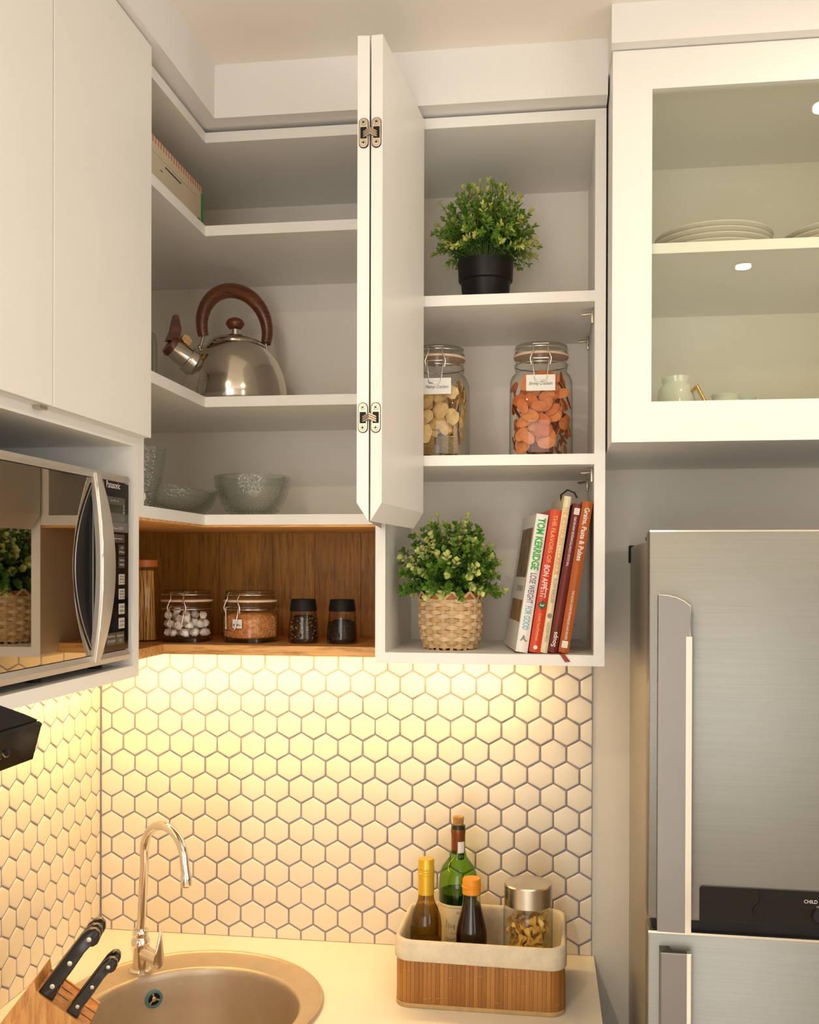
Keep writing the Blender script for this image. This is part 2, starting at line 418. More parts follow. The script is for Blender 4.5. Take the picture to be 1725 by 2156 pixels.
# ------------------------------------------------------------------ corner wall cabinet with bifold door and oak niche
def at_base(name, label, cat, base, **k): return thing(name, label, cat, base, **k), base
cc, B0 = at_base('corner_cabinet', 'L-shaped white corner wall cabinet with folded door and oak-lined open niche', 'cabinet', (.2, -.2, 1.517))
def Lpoly(x, y, e=T, r=.0161): return [(.002, -.002), (XR0 - r, -.002), (XR0 - r, y), (x, y), (x, YE + e), (.002, YE + e)]
part('top_panel', MB().prism(Lpoly(XL, DF), ZTOP - T, ZTOP), WHITE, cc, origin=B0)
part('shelf', MB().prism(Lpoly(XL, DF), ZA - T, ZA), WHITE, cc, origin=B0)
part('shelf', MB().prism(Lpoly(XL, DF), ZB - T, ZB), WHITE, cc, origin=B0)
part('bottom_panel', MB().prism(Lpoly(XL, DF), ZCB - T, ZCB), WHITE, cc, origin=B0)
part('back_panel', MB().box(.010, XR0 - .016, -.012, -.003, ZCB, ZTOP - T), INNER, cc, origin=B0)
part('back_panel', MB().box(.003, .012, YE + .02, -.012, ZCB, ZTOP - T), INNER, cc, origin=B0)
part('end_panel', MB().box(.003, XL, YE + .0005, YE + T, ZCB - T + .0002, ZTOP), WHITE, cc, origin=B0)
part('side_panel', MB().box(XR0 - .016, XR0 - .0005, DF, -.003, ZCB - T + .0002, ZTOP - .001), WHITE, cc, origin=B0)
# oak lining of the niche
ZN = 1.535
part('niche_shelf', MB().prism([(.002, -.002), (XR0 - .0005, -.002), (XR0 - .0005, -.27), (.251, -.27), (.251, YE + .0005), (.002, YE + .0005)], ZN - T, ZN), NWX, cc, origin=B0)
part('niche_ceiling', MB().prism(Lpoly(XL - .003, DF + .003, .0005, .0005), ZCB - T - .004, ZCB - T), wood('niche_oak_lit_top', 'eab473', 'd79f58', 'b07c40', 'X', 1.1, .5, .15), cc, origin=B0)  # paler oak stands in for LED light on the underside
jx = [.012, .1913, .2703, .3863, .4754, .5724, XR0 - .0005]
for a, b in zip(jx[:-1], jx[1:]):
    part('plank', MB().box(a + .0004, b - .0004, -.012 - rnd.uniform(0, .0006), -.003, ZN, ZCB - T - .004), NW, cc, origin=B0)
jy = [YE + .001, -.46, -.29, -.13, -.0125]
for a, b in zip(jy[:-1], jy[1:]):
    part('plank', MB().box(.003, .012, a + .0004, b - .0004, ZN, ZCB - T - .004), NW, cc, origin=B0)
# small hinge cup visible on the end panel, low in the opening
part('hinge_cup', MB().lathe([(.006, 0), (.012, .001), (.012, .004), (.009, .006), (.005, .007), (.005, .009)], 20, M=Matrix.Translation((.3440, YE + T, 1.784)) @ Matrix.Rotation(R(-90), 4, 'X')), NICKEL, cc, 40, origin=B0)
part('hinge_arm', MB().box(.300, .336, YE + T, YE + T + .010, 1.776, 1.792, b=.002), NICKEL, cc, 40, origin=B0)
for z in (2.335, 1.868):
    part('hinge_arm', MB().box(XR0 - .026, XR0 - .016, -.30, -.24, z - .012, z + .012, b=.002), NICKEL, cc, 40, origin=B0)
# bifold door: two slabs folded together, finger-pull chamfer along the lower inner edge
DZ0, DZ1 = 1.7447, 2.4395
def slab(nr, fr, thick, side):
    """nr/fr = near and far point of the outer (room) face line; thick goes to `side`"""
    n, f_ = Vector((*nr, 0)), Vector((*fr, 0)); d = (f_ - n).normalized(); w = Vector((d.y, -d.x, 0)) * (thick * side)
    b = MB(); q = [n, f_, f_ + w, n + w]
    lo = [DZ0, DZ0, DZ0 + .0265, DZ0 + .0265]
    v = [(p.x, p.y, z) for p, z in zip(q, lo)] + [(p.x, p.y, DZ1) for p in q]
    return b.add(v, [(0, 1, 2, 3), (4, 5, 6, 7), (0, 1, 5, 4), (1, 2, 6, 5), (2, 3, 7, 6), (3, 0, 4, 7)])
NY = -.628
dl = part('door', slab((.7005, NY), (.672, -.345), .0172, -1), WHITE, cc, origin=B0, label='white door slab of the bifold pair, hinged on the cabinet')
dr = part('door', slab((.7030, NY), (.7270, -.345), .0168, 1), WHITE, cc, origin=B0, label='white door slab of the bifold pair, folded back')
for z in (2.300, 1.893):
    for dd, cx in ((dl, .6922), (dr, .7110)):
        p = MB()
        # stadium-shaped mounting plate, recessed in the slab's edge
        st = [(cx + .0062 * math.cos(a), z + .0145 + .0062 * math.sin(a)) for a in [math.pi * k / 8 for k in range(9)]] + \
             [(cx + .0062 * math.cos(a), z - .0145 + .0062 * math.sin(a)) for a in [math.pi + math.pi * k / 8 for k in range(9)]]
        M = basis((0, NY - .0012, 0), (1, 0, 0), (0, 0, 1))
        part('hinge_recess', MB().prism([(cx + (x - cx) * 1.14, z + (y - z) * 1.05) for x, y in st], -.0009, .0004, M=M), BLACKM, dd, origin=B0)
        part('hinge_plate', MB().prism(st, 0, .0014, M=M), NICKEL, dd, origin=B0)
        for sz in (-.0145, .0145):
            S = MB().lathe([(.0001, .0022), (.0036, .0020), (.0040, .0012), (.0040, 0)], 16, M=M @ Matrix.Translation((cx, z + sz, .0008)))
            part('screw', S, NICKEL, dd, 40, origin=B0)
            X = MB().box(-.0022, .0022, -.0005, .0005, 0, .0004).box(-.0005, .0005, -.0022, .0022, 0, .0004)
            X.v = [tuple((M @ Matrix.Translation((cx, z + sz, .0030)) @ Matrix.Rotation(.5 + sz * 30, 4, 'Z')) @ Vector(q)) for q in X.v]
            part('screw_slot', X, BLACKM, dd, origin=B0)
        sl = MB().box(cx - .0045, cx + .0045, -.0011, .0003, z - .008, z + .008, M=Matrix.Translation((0, NY - .0023, 0)))
        part('hinge_slot', sl, BLACKM, dd, origin=B0)
    lk = MB()
    for dz in (-.0032, 0, .0032):
        pts = [(.6895, NY - .001, z - .0035 + dz), (.7015, NY - .0058, z + .002 + dz), (.7140, NY - .001, z - .0035 + dz)]
        lk.tube(pts, .0017, 6)
    part('hinge_link', lk, NICKEL, dl, 40, origin=B0)

# ------------------------------------------------------------------ tall open cabinet
oc, B1 = at_base('open_cabinet', 'tall white open shelf cabinet holding crackers, plants and cookbooks', 'cabinet', (.85, -.17, 1.5135))
ZRB, ZRT = 1.5135, 2.4465
part('side_panel', MB().box(XR0, XR0 + .0174, DF, -.003, ZRB, ZRT), WHITE, oc, origin=B1)
part('side_panel', MB().box(XR1 - .0181, XR1, DF, -.003, ZRB, ZRT), WHITE, oc, origin=B1)
for n, z in (('bottom_panel', 1.532), ('shelf', 1.8703), ('shelf', 2.1434), ('top_panel', ZRT)):
    part(n, MB().box(XR0 + .0174, XR1 - .0181, DF + (.001 if n == 'shelf' else 0), -.004, z - (.0185 if n == 'bottom_panel' else T), z), WHITE, oc, origin=B1)
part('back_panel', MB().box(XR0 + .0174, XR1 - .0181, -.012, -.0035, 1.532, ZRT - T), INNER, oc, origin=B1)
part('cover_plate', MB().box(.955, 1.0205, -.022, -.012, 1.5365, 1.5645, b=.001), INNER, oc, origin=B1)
for zt in (2.1254, 1.8523):
    for yy in (-.285, -.075):
        br = MB()
        br.box(1.0270, 1.0311, yy - .006, yy + .006, zt - .026, zt - .002, b=.001)
        br.tube([(1.029, yy, zt - .008), (1.016, yy, zt - .0095), (1.010, yy, zt - .0095)], [.0018, .0025, .0015], 8)
        part('shelf_support', br, NICKEL, oc, 40, origin=B1)
    part('shelf_wire', MB().tube([(1.0285, -.285, zt - .02), (1.0285, -.18, zt - .026), (1.0285, -.075, zt - .02)], .0006, 5), STEELD, oc, origin=B1)

# ------------------------------------------------------------------ microwave unit with two doors
wc, B2 = at_base('wall_cabinet', 'white wall cabinet with two flat doors above a microwave niche', 'cabinet', (.17, -.92, 1.5164))
YW = -1.2190
part('side_panel', MB().box(.003, XL, YE - T, YE, 1.5164, ZTOP), WHITE, wc, origin=B2)
part('side_panel', MB().box(.003, XL, YW, YW + T, 1.5164, ZTOP), WHITE, wc, origin=B2)
part('bottom_panel', MB().box(.003, XL, YW + T, YE - T, 1.5164, 1.5341), WHITE, wc, origin=B2)
part('niche_ceiling', MB().box(.003, XL, YW + T, YE - T, 1.8551, 1.8731), WHITE, wc, origin=B2)
part('top_panel', MB().box(.003, XL, YW + T, YE - T, ZTOP - T, ZTOP), WHITE, wc, origin=B2)
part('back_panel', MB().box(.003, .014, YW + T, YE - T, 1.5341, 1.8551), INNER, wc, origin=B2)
for y0, y1 in ((-.9187, YE + .0010), (-1.219, -.9213)):
    part('door', MB().box(XL + .0006, XL + .0186, y0, y1, 1.8694, 2.4485, b=.0008), WHITE, wc, origin=B2)
part('door_edge_catch', MB().box(XL - .002, XL + .010, -.935, -.918, 1.8655, 1.8695), NICKEL, wc, origin=B2)

# ------------------------------------------------------------------ glass-fronted cabinet over the fridge
gc, B3 = at_base('glass_cabinet', 'white wall cabinet with glazed door above the fridge, plates and cups inside', 'cabinet', (1.38, -.22, 1.8742))
GX0, GX1, GY = 1.0527, 1.66, -.4524; GZ0, GZ1 = 1.8742, 2.4816
part('side_panel', MB().box(GX0, GX0 + T, GY + .0186, -.003, GZ0, GZ1), WHITE, gc, origin=B3)
part('side_panel', MB().box(GX1 - T, GX1, GY + .0186, -.003, GZ0, GZ1), WHITE, gc, origin=B3)
part('bottom_panel', MB().box(GX0 + T, GX1 - T, GY + .0186, -.003, GZ0, GZ0 + T), WHITE, gc, origin=B3)
part('top_panel', MB().box(GX0 + T, GX1 - T, GY + .0186, -.003, GZ1 - T, GZ1), WHITE, gc, origin=B3)
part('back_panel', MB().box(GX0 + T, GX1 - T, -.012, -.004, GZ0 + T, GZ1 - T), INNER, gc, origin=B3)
part('shelf', MB().box(GX0 + T, GX1 - T, GY + .024, -.012, 2.1723, 2.1885), WHITE, gc, origin=B3)
gd = MB()
gd.box(GX0, 1.1130, GY, GY + T, GZ0, GZ1); gd.box(1.600, GX1, GY, GY + T, GZ0, GZ1)
gd.box(1.1130, 1.600, GY, GY + T, GZ0, 1.9365); gd.box(1.1130, 1.600, GY, GY + T, 2.4200, GZ1)
door = part('door', gd, WHITE, gc, origin=B3)
part('glass_pane', MB().box(1.108, 1.605, GY + .009, GY + .013, 1.932, 2.4245), PANE, door, origin=B3)

# ------------------------------------------------------------------ worktop, base units, LED strips
def counter():
    bm = bmesh.new(); outer = [(.001, -.001), (XEND + .004, -.001), (XEND + .009, -.60), (.60, -.60), (.60, -1.2), (.001, -1.2)]
    hole = [(SK[0] + .228 * math.cos(a), SK[1] + .228 * math.sin(a)) for a in [2 * math.pi * k / 64 for k in range(64)]]
    for z in (ZCT - .03, ZCT):
        es = []
        for loop in (outer, hole):
            vs_ = [bm.verts.new((x, y, z)) for x, y in loop]
            es += [bm.edges.new((vs_[i], vs_[(i + 1) % len(vs_)])) for i in range(len(vs_))]
        bmesh.ops.triangle_fill(bm, use_beauty=True, edges=es)
    bm.verts.ensure_lookup_table(); n1, n2 = len(outer), len(hole); N = n1 + n2
    for i in range(n1): bm.faces.new([bm.verts[k] for k in (i, (i + 1) % n1, N + (i + 1) % n1, N + i)])
    for i in range(n2): bm.faces.new([bm.verts[k] for k in (n1 + i, n1 + (i + 1) % n2, N + n1 + (i + 1) % n2, N + n1 + i)])
    bmesh.ops.recalc_face_normals(bm, faces=bm.faces[:])
    me = bpy.data.meshes.new('countertop'); bm.to_mesh(me); bm.free(); me.materials.append(COUNTER); return me
SK = (.325, -.333)
tag(link('countertop', counter()), 'cream white solid worktop with round sink cut-out below hexagon tiles', 'countertop')
def base_unit(x0, x1, y0, y1, face, label):
    t, b = at_base('base_cabinet', label, 'cabinet', ((x0 + x1) / 2, (y0 + y1) / 2, 0), group='base units under the worktop')
    c = MB()
    c.box(x0, x1, y0, y1, .10, .118); c.box(x0, x0 + T, y0, y1, .118, ZCT - .0305); c.box(x1 - T, x1, y0, y1, .118, ZCT - .0305)
    c.box(x0 + T, x1 - T, y1 - .01, y1, .118, ZCT - .0305) if face == 'y' else c.box(x0 + T, x1 - T, y0, y0 + T, .118, ZCT - .0305)
    c.box(x0 + .02, x1 - .04, y0 + .04, y1 - .02, 0, .10)
    part('carcass', c, WHITE, t, origin=b)
    if face == 'y':
        m = (x0 + x1) / 2
        for a, q in ((x0 + .002, m - .001), (m + .001, x1 - .002)):
            d = part('door', MB().box(a, q, y0 - .0185, y0 - .0005, .11, ZCT - .04, b=.0008), WHITE, t, origin=b)
            part('handle', MB().tube([(m + (.03 if a > m - .01 else -.03), y0 - .03, z) for z in (.66, .82)], .005, 10), CHROME, d, 40, origin=b)
    else:
        d = part('door', MB().box(x1 + .0005, x1 + .0185, y0 + .002, y1 - .002, .11, ZCT - .04, b=.0008), WHITE, t, origin=b)
        part('handle', MB().tube([(x1 + .03, y0 + .05, z) for z in (.66, .82)], .005, 10), CHROME, d, 40, origin=b)
base_unit(.645, 1.04, -.57, -.005, 'y', 'white base cabinet under the worktop beside the fridge')
base_unit(.02, .57, -1.19, -.625, 'x', 'white base cabinet under the worktop along the side wall')
base_unit(.02, .59, -.615, -.005, 'x', 'white corner base cabinet under the round sink')

LEDM = emitter('led_light', LED_C, LED_STRENGTH)
def led(x0, x1, y0, y1, z, label):
    t, b = at_base('led_strip', label, 'light strip', ((x0 + x1) / 2, (y0 + y1) / 2, z), group='strip lights under the wall cabinets')
    part('channel', MB().box(x0, x1, y0, y1, z - .003, z), STEELD, t, origin=b)
    part('diffuser', MB().box(x0 + .002, x1 - .002, y0 + .002, y1 - .002, z - .006, z - .003), LEDM, t, origin=b)
led(.06, .645, -.100, -.080, 1.517, 'warm LED strip under the oak niche shelf')
led(.080, .100, -.60, -.12, 1.517, 'warm LED strip under the niche shelf along the side wall')

led(.68, .90, -.100, -.080, ZRB, 'warm LED strip under the tall open cabinet')
# downlights recessed in the ceiling
DLM = emitter('lamp_disc', (1.0, .9, .74), 40.0)
for k, (x, y, LAMP_W) in enumerate(DOWNLIGHTS):
    t = thing('ceiling_downlight', 'small round recessed ceiling downlight with white trim ring', 'light', (x, y, ZCEIL), group='ceiling downlights')
    part('trim_ring', MB().lathe([(.021, 0), (.030, 0), (.031, -.003), (.024, -.0045), (.021, -.002)], 32, cap0=False, cap1=False), WHITE, t, 40)
    part('lens', MB().lathe([(.0001, -.0015), (.021, -.0015)], 24, cap0=False, cap1=False), DLM, t)
    area_light('downlight_glow', (x, y, ZCEIL - .008), (0, 0, 0), .04, None, LAMP_W, LAMP_C, 'DISK')

# ------------------------------------------------------------------ microwave oven
SILVER = pmat('silver_plastic', (.60, .555, .50), rough=.38, metal=.55, var=.06, scale=20, bump=.03, bscale=500)
SILVERL = pmat('light_trim', (.80, .78, .72), rough=.25, metal=.7)
GREYP = pmat('grey_print', (.62, .58, .54), rough=.6)
mw, B4 = at_base('microwave_oven', 'silver and black microwave oven with bowed handle in cabinet niche', 'microwave', (.19, -.908, 1.5341))
MX = .352; MY0, MY1 = -1.163, -.6535; MZ0, MZ1 = 1.5437, 1.8098
part('body', MB().box(.03, MX - .016, MY0 + .004, MY1 - .003, MZ0 + .004, MZ1 - .003, b=.002), SILVER, mw, origin=B4)
def rim_strip(z0, z1, bulge):
    b = MB(); pts = []
    prof = [(MX - .016, z0), (MX, z0 + .001), (MX + bulge, (z0 + z1) / 2), (MX, z1 - .001), (MX - .016, z1)]
    rings = []
    for y in (MY0, MY1 - .006, MY1 - .0015, MY1):
        k = 1 if y < MY1 - .002 else (.85 if y < MY1 - .0005 else .5)
        c = (MX - .016, (z0 + z1) / 2)
        rings.append([(c[0] + (x - c[0]) * k, y, c[1] + (z - c[1]) * k) for x, z in prof])
    return b.loft(rings)
part('bezel', rim_strip(1.7975, MZ1, .0022), SILVER, mw, 30, origin=B4)
part('bezel', rim_strip(MZ0, 1.5598, .0030), SILVER, mw, 30, origin=B4)
part('bezel', MB().box(MX - .016, MX - .002, MY1 - .004, MY1 - .0008, 1.5598, 1.7975), SILVER, mw, origin=B4)
dm = part('door', MB().box(MX - .016, MX - .0004, MY0 + .004, -.7372, 1.5600, 1.7973), pmat('dark_oven_glass', (.34, .285, .22), rough=.015, metal=1.0), mw, origin=B4, label='mirror-dark glass door')
cp = part('control_panel', MB().box(MX - .016, MX - .0004, -.7366, MY1 - .004, 1.5600, 1.7973), BLACKG, mw, origin=B4, label='black glossy control panel')
# lens-shaped grip recess and bowed handle
def lens(yl, yr, ye, z0, z1, n=24):
    L = [(ye + (yl - ye) * (1 - t * t), z0 + (z1 - z0) * (t + 1) / 2) for t in [-1 + 2 * k / n for k in range(n + 1)]]
    Rr = [(ye + (yr - ye) * (1 - t * t), z0 + (z1 - z0) * (t + 1) / 2) for t in [1 - 2 * k / n for k in range(1, n)]]
    return L + Rr
MF = Matrix(((0, 0, 1, 0), (1, 0, 0, 0), (0, 1, 0, 0), (0, 0, 0, 1)))     # (y, z, x) -> (x, y, z)
LZ0, LZ1 = 1.5605, 1.7968
part('grip_recess', MB().prism(lens(-.8255, -.738, -.771, LZ0, LZ1), MX - .003, MX + .0006, M=MF), BLACKM, dm, origin=B4)
part('grip_edge', MB().tube([(MX + .0010, -.771 + (-.8255 + .771) * (1 - t * t), LZ0 + (LZ1 - LZ0) * (t + 1) / 2) for t in [-1 + k / 12 for k in range(25)]], .0009, 6), STEELD, dm, 60, origin=B4)
part('grip_back', MB().prism([(-.774, 1.588), (-.747, 1.588), (-.742, 1.68), (-.747, 1.772), (-.774, 1.772)], MX + .0004, MX + .0014, M=MF), pmat('grip_grey', (.16, .155, .14), rough=.5), dm, origin=B4)
part('grip_trim', MB().tube([(MX + .0016, -.7755, z) for z in (1.587, 1.68, 1.772)], .0012, 6), SILVERL, dm, origin=B4)
h = MB(); hr = []
for k in range(31):
    t = -1 + 2 * k / 30; w = .0085 + .0125 * (1 - t * t); x = MX + .003 + .0165 * (1 - t * t); y = -.7655 ; z = LZ0 - .010 + (LZ1 - LZ0 + .018) * (t + 1) / 2
    hr.append([(x - .009, y - w, z), (x - .002, y - w - .001, z), (x + .0015, y - w + .0015, z), (x + .0025, y, z), (x + .0005, y + w - .001, z), (x - .0055, y + w, z), (x - .010, y + w - .004, z)])
part('handle', h.loft(hr), SILVER, dm, 40, origin=B4, label='silver bowed handle')
part('handle_edge', MB().tube([(r[2][0] - .0006, r[2][1] - .0004, r[2][2]) for r in hr], .0012, 6), SILVERL, dm, 60, origin=B4)
PXf = MX + .0002
lettering('Panasonic', (PXf, -.7100, 1.7930), (0, 1, 0), (0, 0, 1), .0095, .045, GREYP, cp, bold=.012, origin=B4)
dsp = part('display', MB().box(MX - .001, MX + .0001, -.7335, -.6715, 1.742, 1.7765), pmat('display_grey', (.075, .068, .06), rough=.2), cp, origin=B4)
part('display_digits', MB().box(MX - .0005, MX + .0004, -.7300, -.6790, 1.7540, 1.7660), pmat('lcd_dark', (.035, .030, .012), rough=.15), dsp, origin=B4)
lettering('kg  lbs  oz', (PXf + .0003, -.706, 1.7712), (0, 1, 0), (0, 0, 1), .0030, .026, GREYP, dsp, origin=B4)
for z in (1.7650, 1.7605, 1.7555): lettering('Min', (PXf + .0003, -.6750, z), (0, 1, 0), (0, 0, 1), .0026, .0045, GREYP, dsp, origin=B4)
part('wattage_band', MB().box(MX - .001, MX + .00005, -.7335, -.6600, 1.7275, 1.7410), pmat('band_grey', (.13, .12, .115), rough=.3), cp, origin=B4)
lettering('Micro Power 450W', (PXf + .0002, -.7020, 1.7330), (0, 1, 0), (0, 0, 1), .0045, .052, GREYP, cp, shear=.2, origin=B4)
KEYL = pmat('pale_key', (.50, .46, .42), rough=.5); KEYD = pmat('dark_key', (.055, .048, .042), rough=.35)
def key(y0, y1, z0, z1, mat, lines, ink):
    k = part('key', MB().box(MX - .001, MX + .0004, y0, y1, z0, z1, b=.0003), mat, cp, origin=B4)
    for j, tx in enumerate(lines):
        lettering(tx, (PXf + .0004, (y0 + y1) / 2, z1 - (j + .75) * (z1 - z0) / (len(lines) + .5)), (0, 1, 0), (0, 0, 1), (z1 - z0) * .20, (y1 - y0) * (.78 if len(tx) > 2 else .3), ink, k, origin=B4)
key(-.7330, -.6720, 1.7125, 1.7245, KEYD, ['Power'], GREYP)
key(-.6920, -.6720, 1.6950, 1.7100, KEYD, ['10', 'Min'], GREYP)
key(-.6920, -.6720, 1.6765, 1.6930, KEYD, ['Auto Reheat', 'MENU'], GREYP)
for z, tx in ((1.6600, ['Auto Menu', 'MENU', '1-4']), (1.6390, ['Auto Menu', 'MENU', '5-8']), (1.6180, ['Turbo Defrost', 'MENU']), (1.5975, ['Timer/Clock', 'CLOCK'])):
    key(-.6905, -.6720, z - .0070, z + .0080, KEYL, tx, INK)
key(-.7000, -.6730, 1.5690, 1.5860, KEYD, ['Start', 'GO'], GREYP)
key(-.7320, -.7010, 1.5690, 1.5860, KEYD, ['Stop/Reset', 'STOP'], GREYP)
for y in (-.695, -.868, -1.13):
    for x in (.318, .06):
        part('foot', MB().lathe([(.009, 1.5341), (.010, 1.5345), (.010, 1.5480)], 18, M=Matrix.Translation((x, y, 0))), BLACKM, mw, 40, origin=B4)

# ------------------------------------------------------------------ cooker hood (only its corner shows)
hd, B5 = at_base('range_hood', 'black sloping cooker hood with round push buttons beside the microwave cabinet', 'cooker hood', (.25, -1.53, 1.50))
HY0, HY1 = -1.83, -1.2235
hp = [(.004, 1.513), (.505, 1.5105), (.516, 1.5455), (.504, 1.5500), (.004, 1.705)]
MH = Matrix(((1, 0, 0, 0), (0, 0, 1, 0), (0, 1, 0, 0), (0, 0, 0, 1)))      # (x, z, y)
part('canopy', MB().prism(hp, HY0, HY1 - .001, M=MH), BLACKM, hd, origin=B5)
fp = part('front_panel', MB().prism([(.506, 1.5105), (.511, 1.5105), (.5195, 1.5420), (.5165, 1.5440)], HY0 - .001, HY1 + .0005, M=MH), BLACKG, hd, origin=B5)
for y in (-1.2745, -1.2865, -1.3000, -1.3150):
    Mb = Matrix.Translation((.5145, y, 1.5262)) @ Matrix.Rotation(R(75), 4, 'Y')
    part('button', MB().lathe([(.0038, 0), (.0038, .0022), (.0030, .0026), (.0001, .0026)], 18, M=Mb), BLACKM, fp, 40, origin=B5)
    part('button_ring', MB().lathe([(.0040, 0), (.0040, .0012), (.0048, .0012), (.0048, 0)], 20, M=Mb, cap0=False, cap1=False), pmat('brass_ring', (.55, .40, .16), rough=.3, metal=1.), fp, 40, origin=B5)
lettering('F', (.5128, -1.2840, 1.5165), (0, 1, 0), (.25, 0, 1), .0065, .0045, GREYP, fp, bold=.02, origin=B5)
part('filter', MB().box(.05, .48, HY0 + .05, HY1 - .05, 1.508, 1.5125), STEELD, hd, origin=B5)
part('mounting_duct', MB().box(.004, .20, -1.70, -1.35, 1.60, 2.44), BLACKM, hd, origin=B5)

# ------------------------------------------------------------------ fridge (stands very slightly turned)
fr = thing('refrigerator', 'tall two-door brushed steel refrigerator beside the worktop', 'refrigerator', (1.0965, -.600, 0), R(-1.35))
FW = .62
SIDE = pmat('fridge_side', (.40, .36, .30), rough=.36, metal=.8, var=.1, scale=4)
part('body', MB().box(.004, FW - .004, .062, .565, .03, 1.7200, b=.004), SIDE, fr)
part('foot', MB().lathe([(.02, 0), (.02, .03)], 14, M=Matrix.Translation((.06, .12, 0))), BLACKM, fr)
part('foot', MB().lathe([(.02, 0), (.02, .03)], 14, M=Matrix.Translation((FW - .06, .12, 0))), BLACKM, fr)
part('top_cap', MB().box(.003, FW - .003, .064, .12, 1.7195, 1.7265, b=.002), BLACKM, fr)
part('rear_corner_cap', MB().box(.0005, .012, .545, .568, 1.688, 1.722, b=.002), BLACKM, fr)
part('gasket', MB().box(.012, FW - .012, .050, .064, .06, 1.725), BLACKM, fr)
ud = part('door', MB().box(0, FW, 0, .050, 1.1850, 1.7316, b=.003), STEEL, fr, 40)
ld = part('door', MB().box(0, FW, 0, .050, .06, 1.1690, b=.003), STEEL, fr, 40)
part('gap_strip', MB().box(.006, FW - .006, .012, .050, 1.1680, 1.1860), BLACKM, fr)
EDGE = pmat('polished_edge', (.85, .84, .78), rough=.10, metal=1.)
part('door_top_trim', MB().box(.001, FW - .001, -.0014, .010, 1.1655, 1.1688), EDGE, ld)
part('door_top_trim', MB().box(.001, FW - .001, -.0004, .004, 1.7296, 1.7320), EDGE, ud)
HAND = pmat('handle_steel', (.20, .185, .17), rough=.40, metal=.95, var=.10, scale=5)
Mxz = Matrix(((1, 0, 0, 0), (0, 0, 1, 0), (0, 1, 0, 0), (0, 0, 0, 1)))
hp1 = [(.011, 1.1780), (.0535, 1.1775), (.0535, 1.6275), (.046, 1.6335), (.036, 1.6385), (.024, 1.6415), (.011, 1.6425)]
part('handle', MB().prism(hp1, -.030, -.022, M=Mxz), HAND, ud)
part('handle_web', MB().box(.012, .028, -.0225, .001, 1.185, 1.640), HAND, ud)
part('handle_edge', MB().box(.0480, .0560, -.0312, -.0195, 1.1772, 1.5850), EDGE, ud)
part('handle_rim', MB().tube([(x, -.0305, z) for x, z in hp1[2:]], .0009, 5), EDGE, ud)
part('handle_rim', MB().tube([(.0536, -.0300, 1.58), (.0536, -.0300, 1.6275)], .0008, 5), EDGE, ud)
part('handle', MB().box(.014, .0545, -.030, -.022, .62, 1.1500, b=.003), HAND, ld)
part('handle_web', MB().box(.016, .030, -.0225, .001, .64, 1.1480), HAND, ld)
part('handle_edge', MB().box(.0500, .0570, -.0310, -.0190, .62, 1.1500, b=.0015), EDGE, ld)
pn = part('control_strip', MB().prism([(.0705, 1.1862), (.55, 1.1862), (.55, 1.2350), (.0745, 1.2350), (.0720, 1.2342), (.0705, 1.2315)], -.0022, .002, M=Mxz), BLACKG, ud, label='black gloss control strip')
part('strip_groove', MB().tube([(.150 + .012 * math.sin(k * .9) * (k / 8), -.0022, 1.234 - k * .0055) for k in range(9)], .0016, 6), BLACKM, pn)
lettering('CHILD LOCK', (.2275, -.0026, 1.2215), (1, 0, 0), (0, 0, 1), .0048, .036, GREYP, pn)
lettering('(3 SEC)', (.2335, -.0026, 1.2145), (1, 0, 0), (0, 0, 1), .0028, .015, GREYP, pn)
part('knob', MB().lathe([(.0105, 0), (.0105, .003), (.0090, .0045), (.0001, .0048)], 24, M=basis((.2300, -.0022, 1.2030), (1, 0, 0), (0, 0, 1))), BLACKM, pn, 40)

# ------------------------------------------------------------------ sink and tap
SINKM = pmat('sink_metal', (.52, .43, .32), rough=.40, metal=.55, var=.08, scale=30, bump=.10, bscale=500)
sk = thing('sink', 'round inset kitchen sink with wide rim set in worktop corner', 'sink', (SK[0], SK[1], ZCT))
C2 = (.015, -.029)
def ring(c, r, z, n=72): return [(c[0] + r * math.cos(2 * math.pi * k / n), c[1] + r * math.sin(2 * math.pi * k / n), z) for k in range(n)]
o0 = (0, 0)
rs = [ring(o0, .2385, .0003), ring(o0, .2385, .0040), ring(o0, .2365, .0068), ring(o0, .2335, .0066), ring(o0, .2315, .0042), ring(o0, .2305, .0036),
      ring(C2, .1955, .0036), ring(C2, .1925, .0042), ring(C2, .1890, .0030), ring(C2, .1865, -.002), ring(C2, .1850, -.012), ring(C2, .1815, -.05), ring(C2, .172, -.115), ring(C2, .160, -.140), ring(C2, .135, -.150), ring(C2, .04, -.156)]
part('basin', MB().loft(rs, cap0=False, cap1=False), SINKM, sk, 50)
part('drain', MB().lathe([(.042, -.156), (.040, -.154), (.030, -.158), (.0001, -.160)], 32, M=Matrix.Translation((*C2, 0))), CHROME, sk, 40)
oa = R(133); ow = Vector((C2[0] + .1812 * math.cos(oa), C2[1] + .1812 * math.sin(oa), -.041)); nin = Vector((-math.cos(oa), -math.sin(oa), .10)).normalized()
OM = basis(ow, nin.cross(Vector((0, 0, 1))) * -1, (0, 0, 1))
ov = part('overflow_ring', MB().lathe([(.0115, 0), (.0115, .0030), (.0140, .0036), (.0168, .0028), (.0170, -.002)], 32, M=OM, cap0=False, cap1=False), pmat('blue_film', (.10, .24, .26), rough=.35, metal=.3), sk, 40)
part('overflow_hole', MB().lathe([(.0001, .0008), (.0117, .0008)], 24, M=OM, cap0=False, cap1=False), BLACKM, ov)
sp = MB()
for k in range(3):
    a = R(90 + 120 * k + 12)
    sp.add([(math.cos(a + q) * r, math.sin(a + q) * r, .0022) for r, q in ((.003, -.5), (.0117, -.16), (.0117, .16), (.003, .5))], [(0, 1, 2, 3)], M=OM)
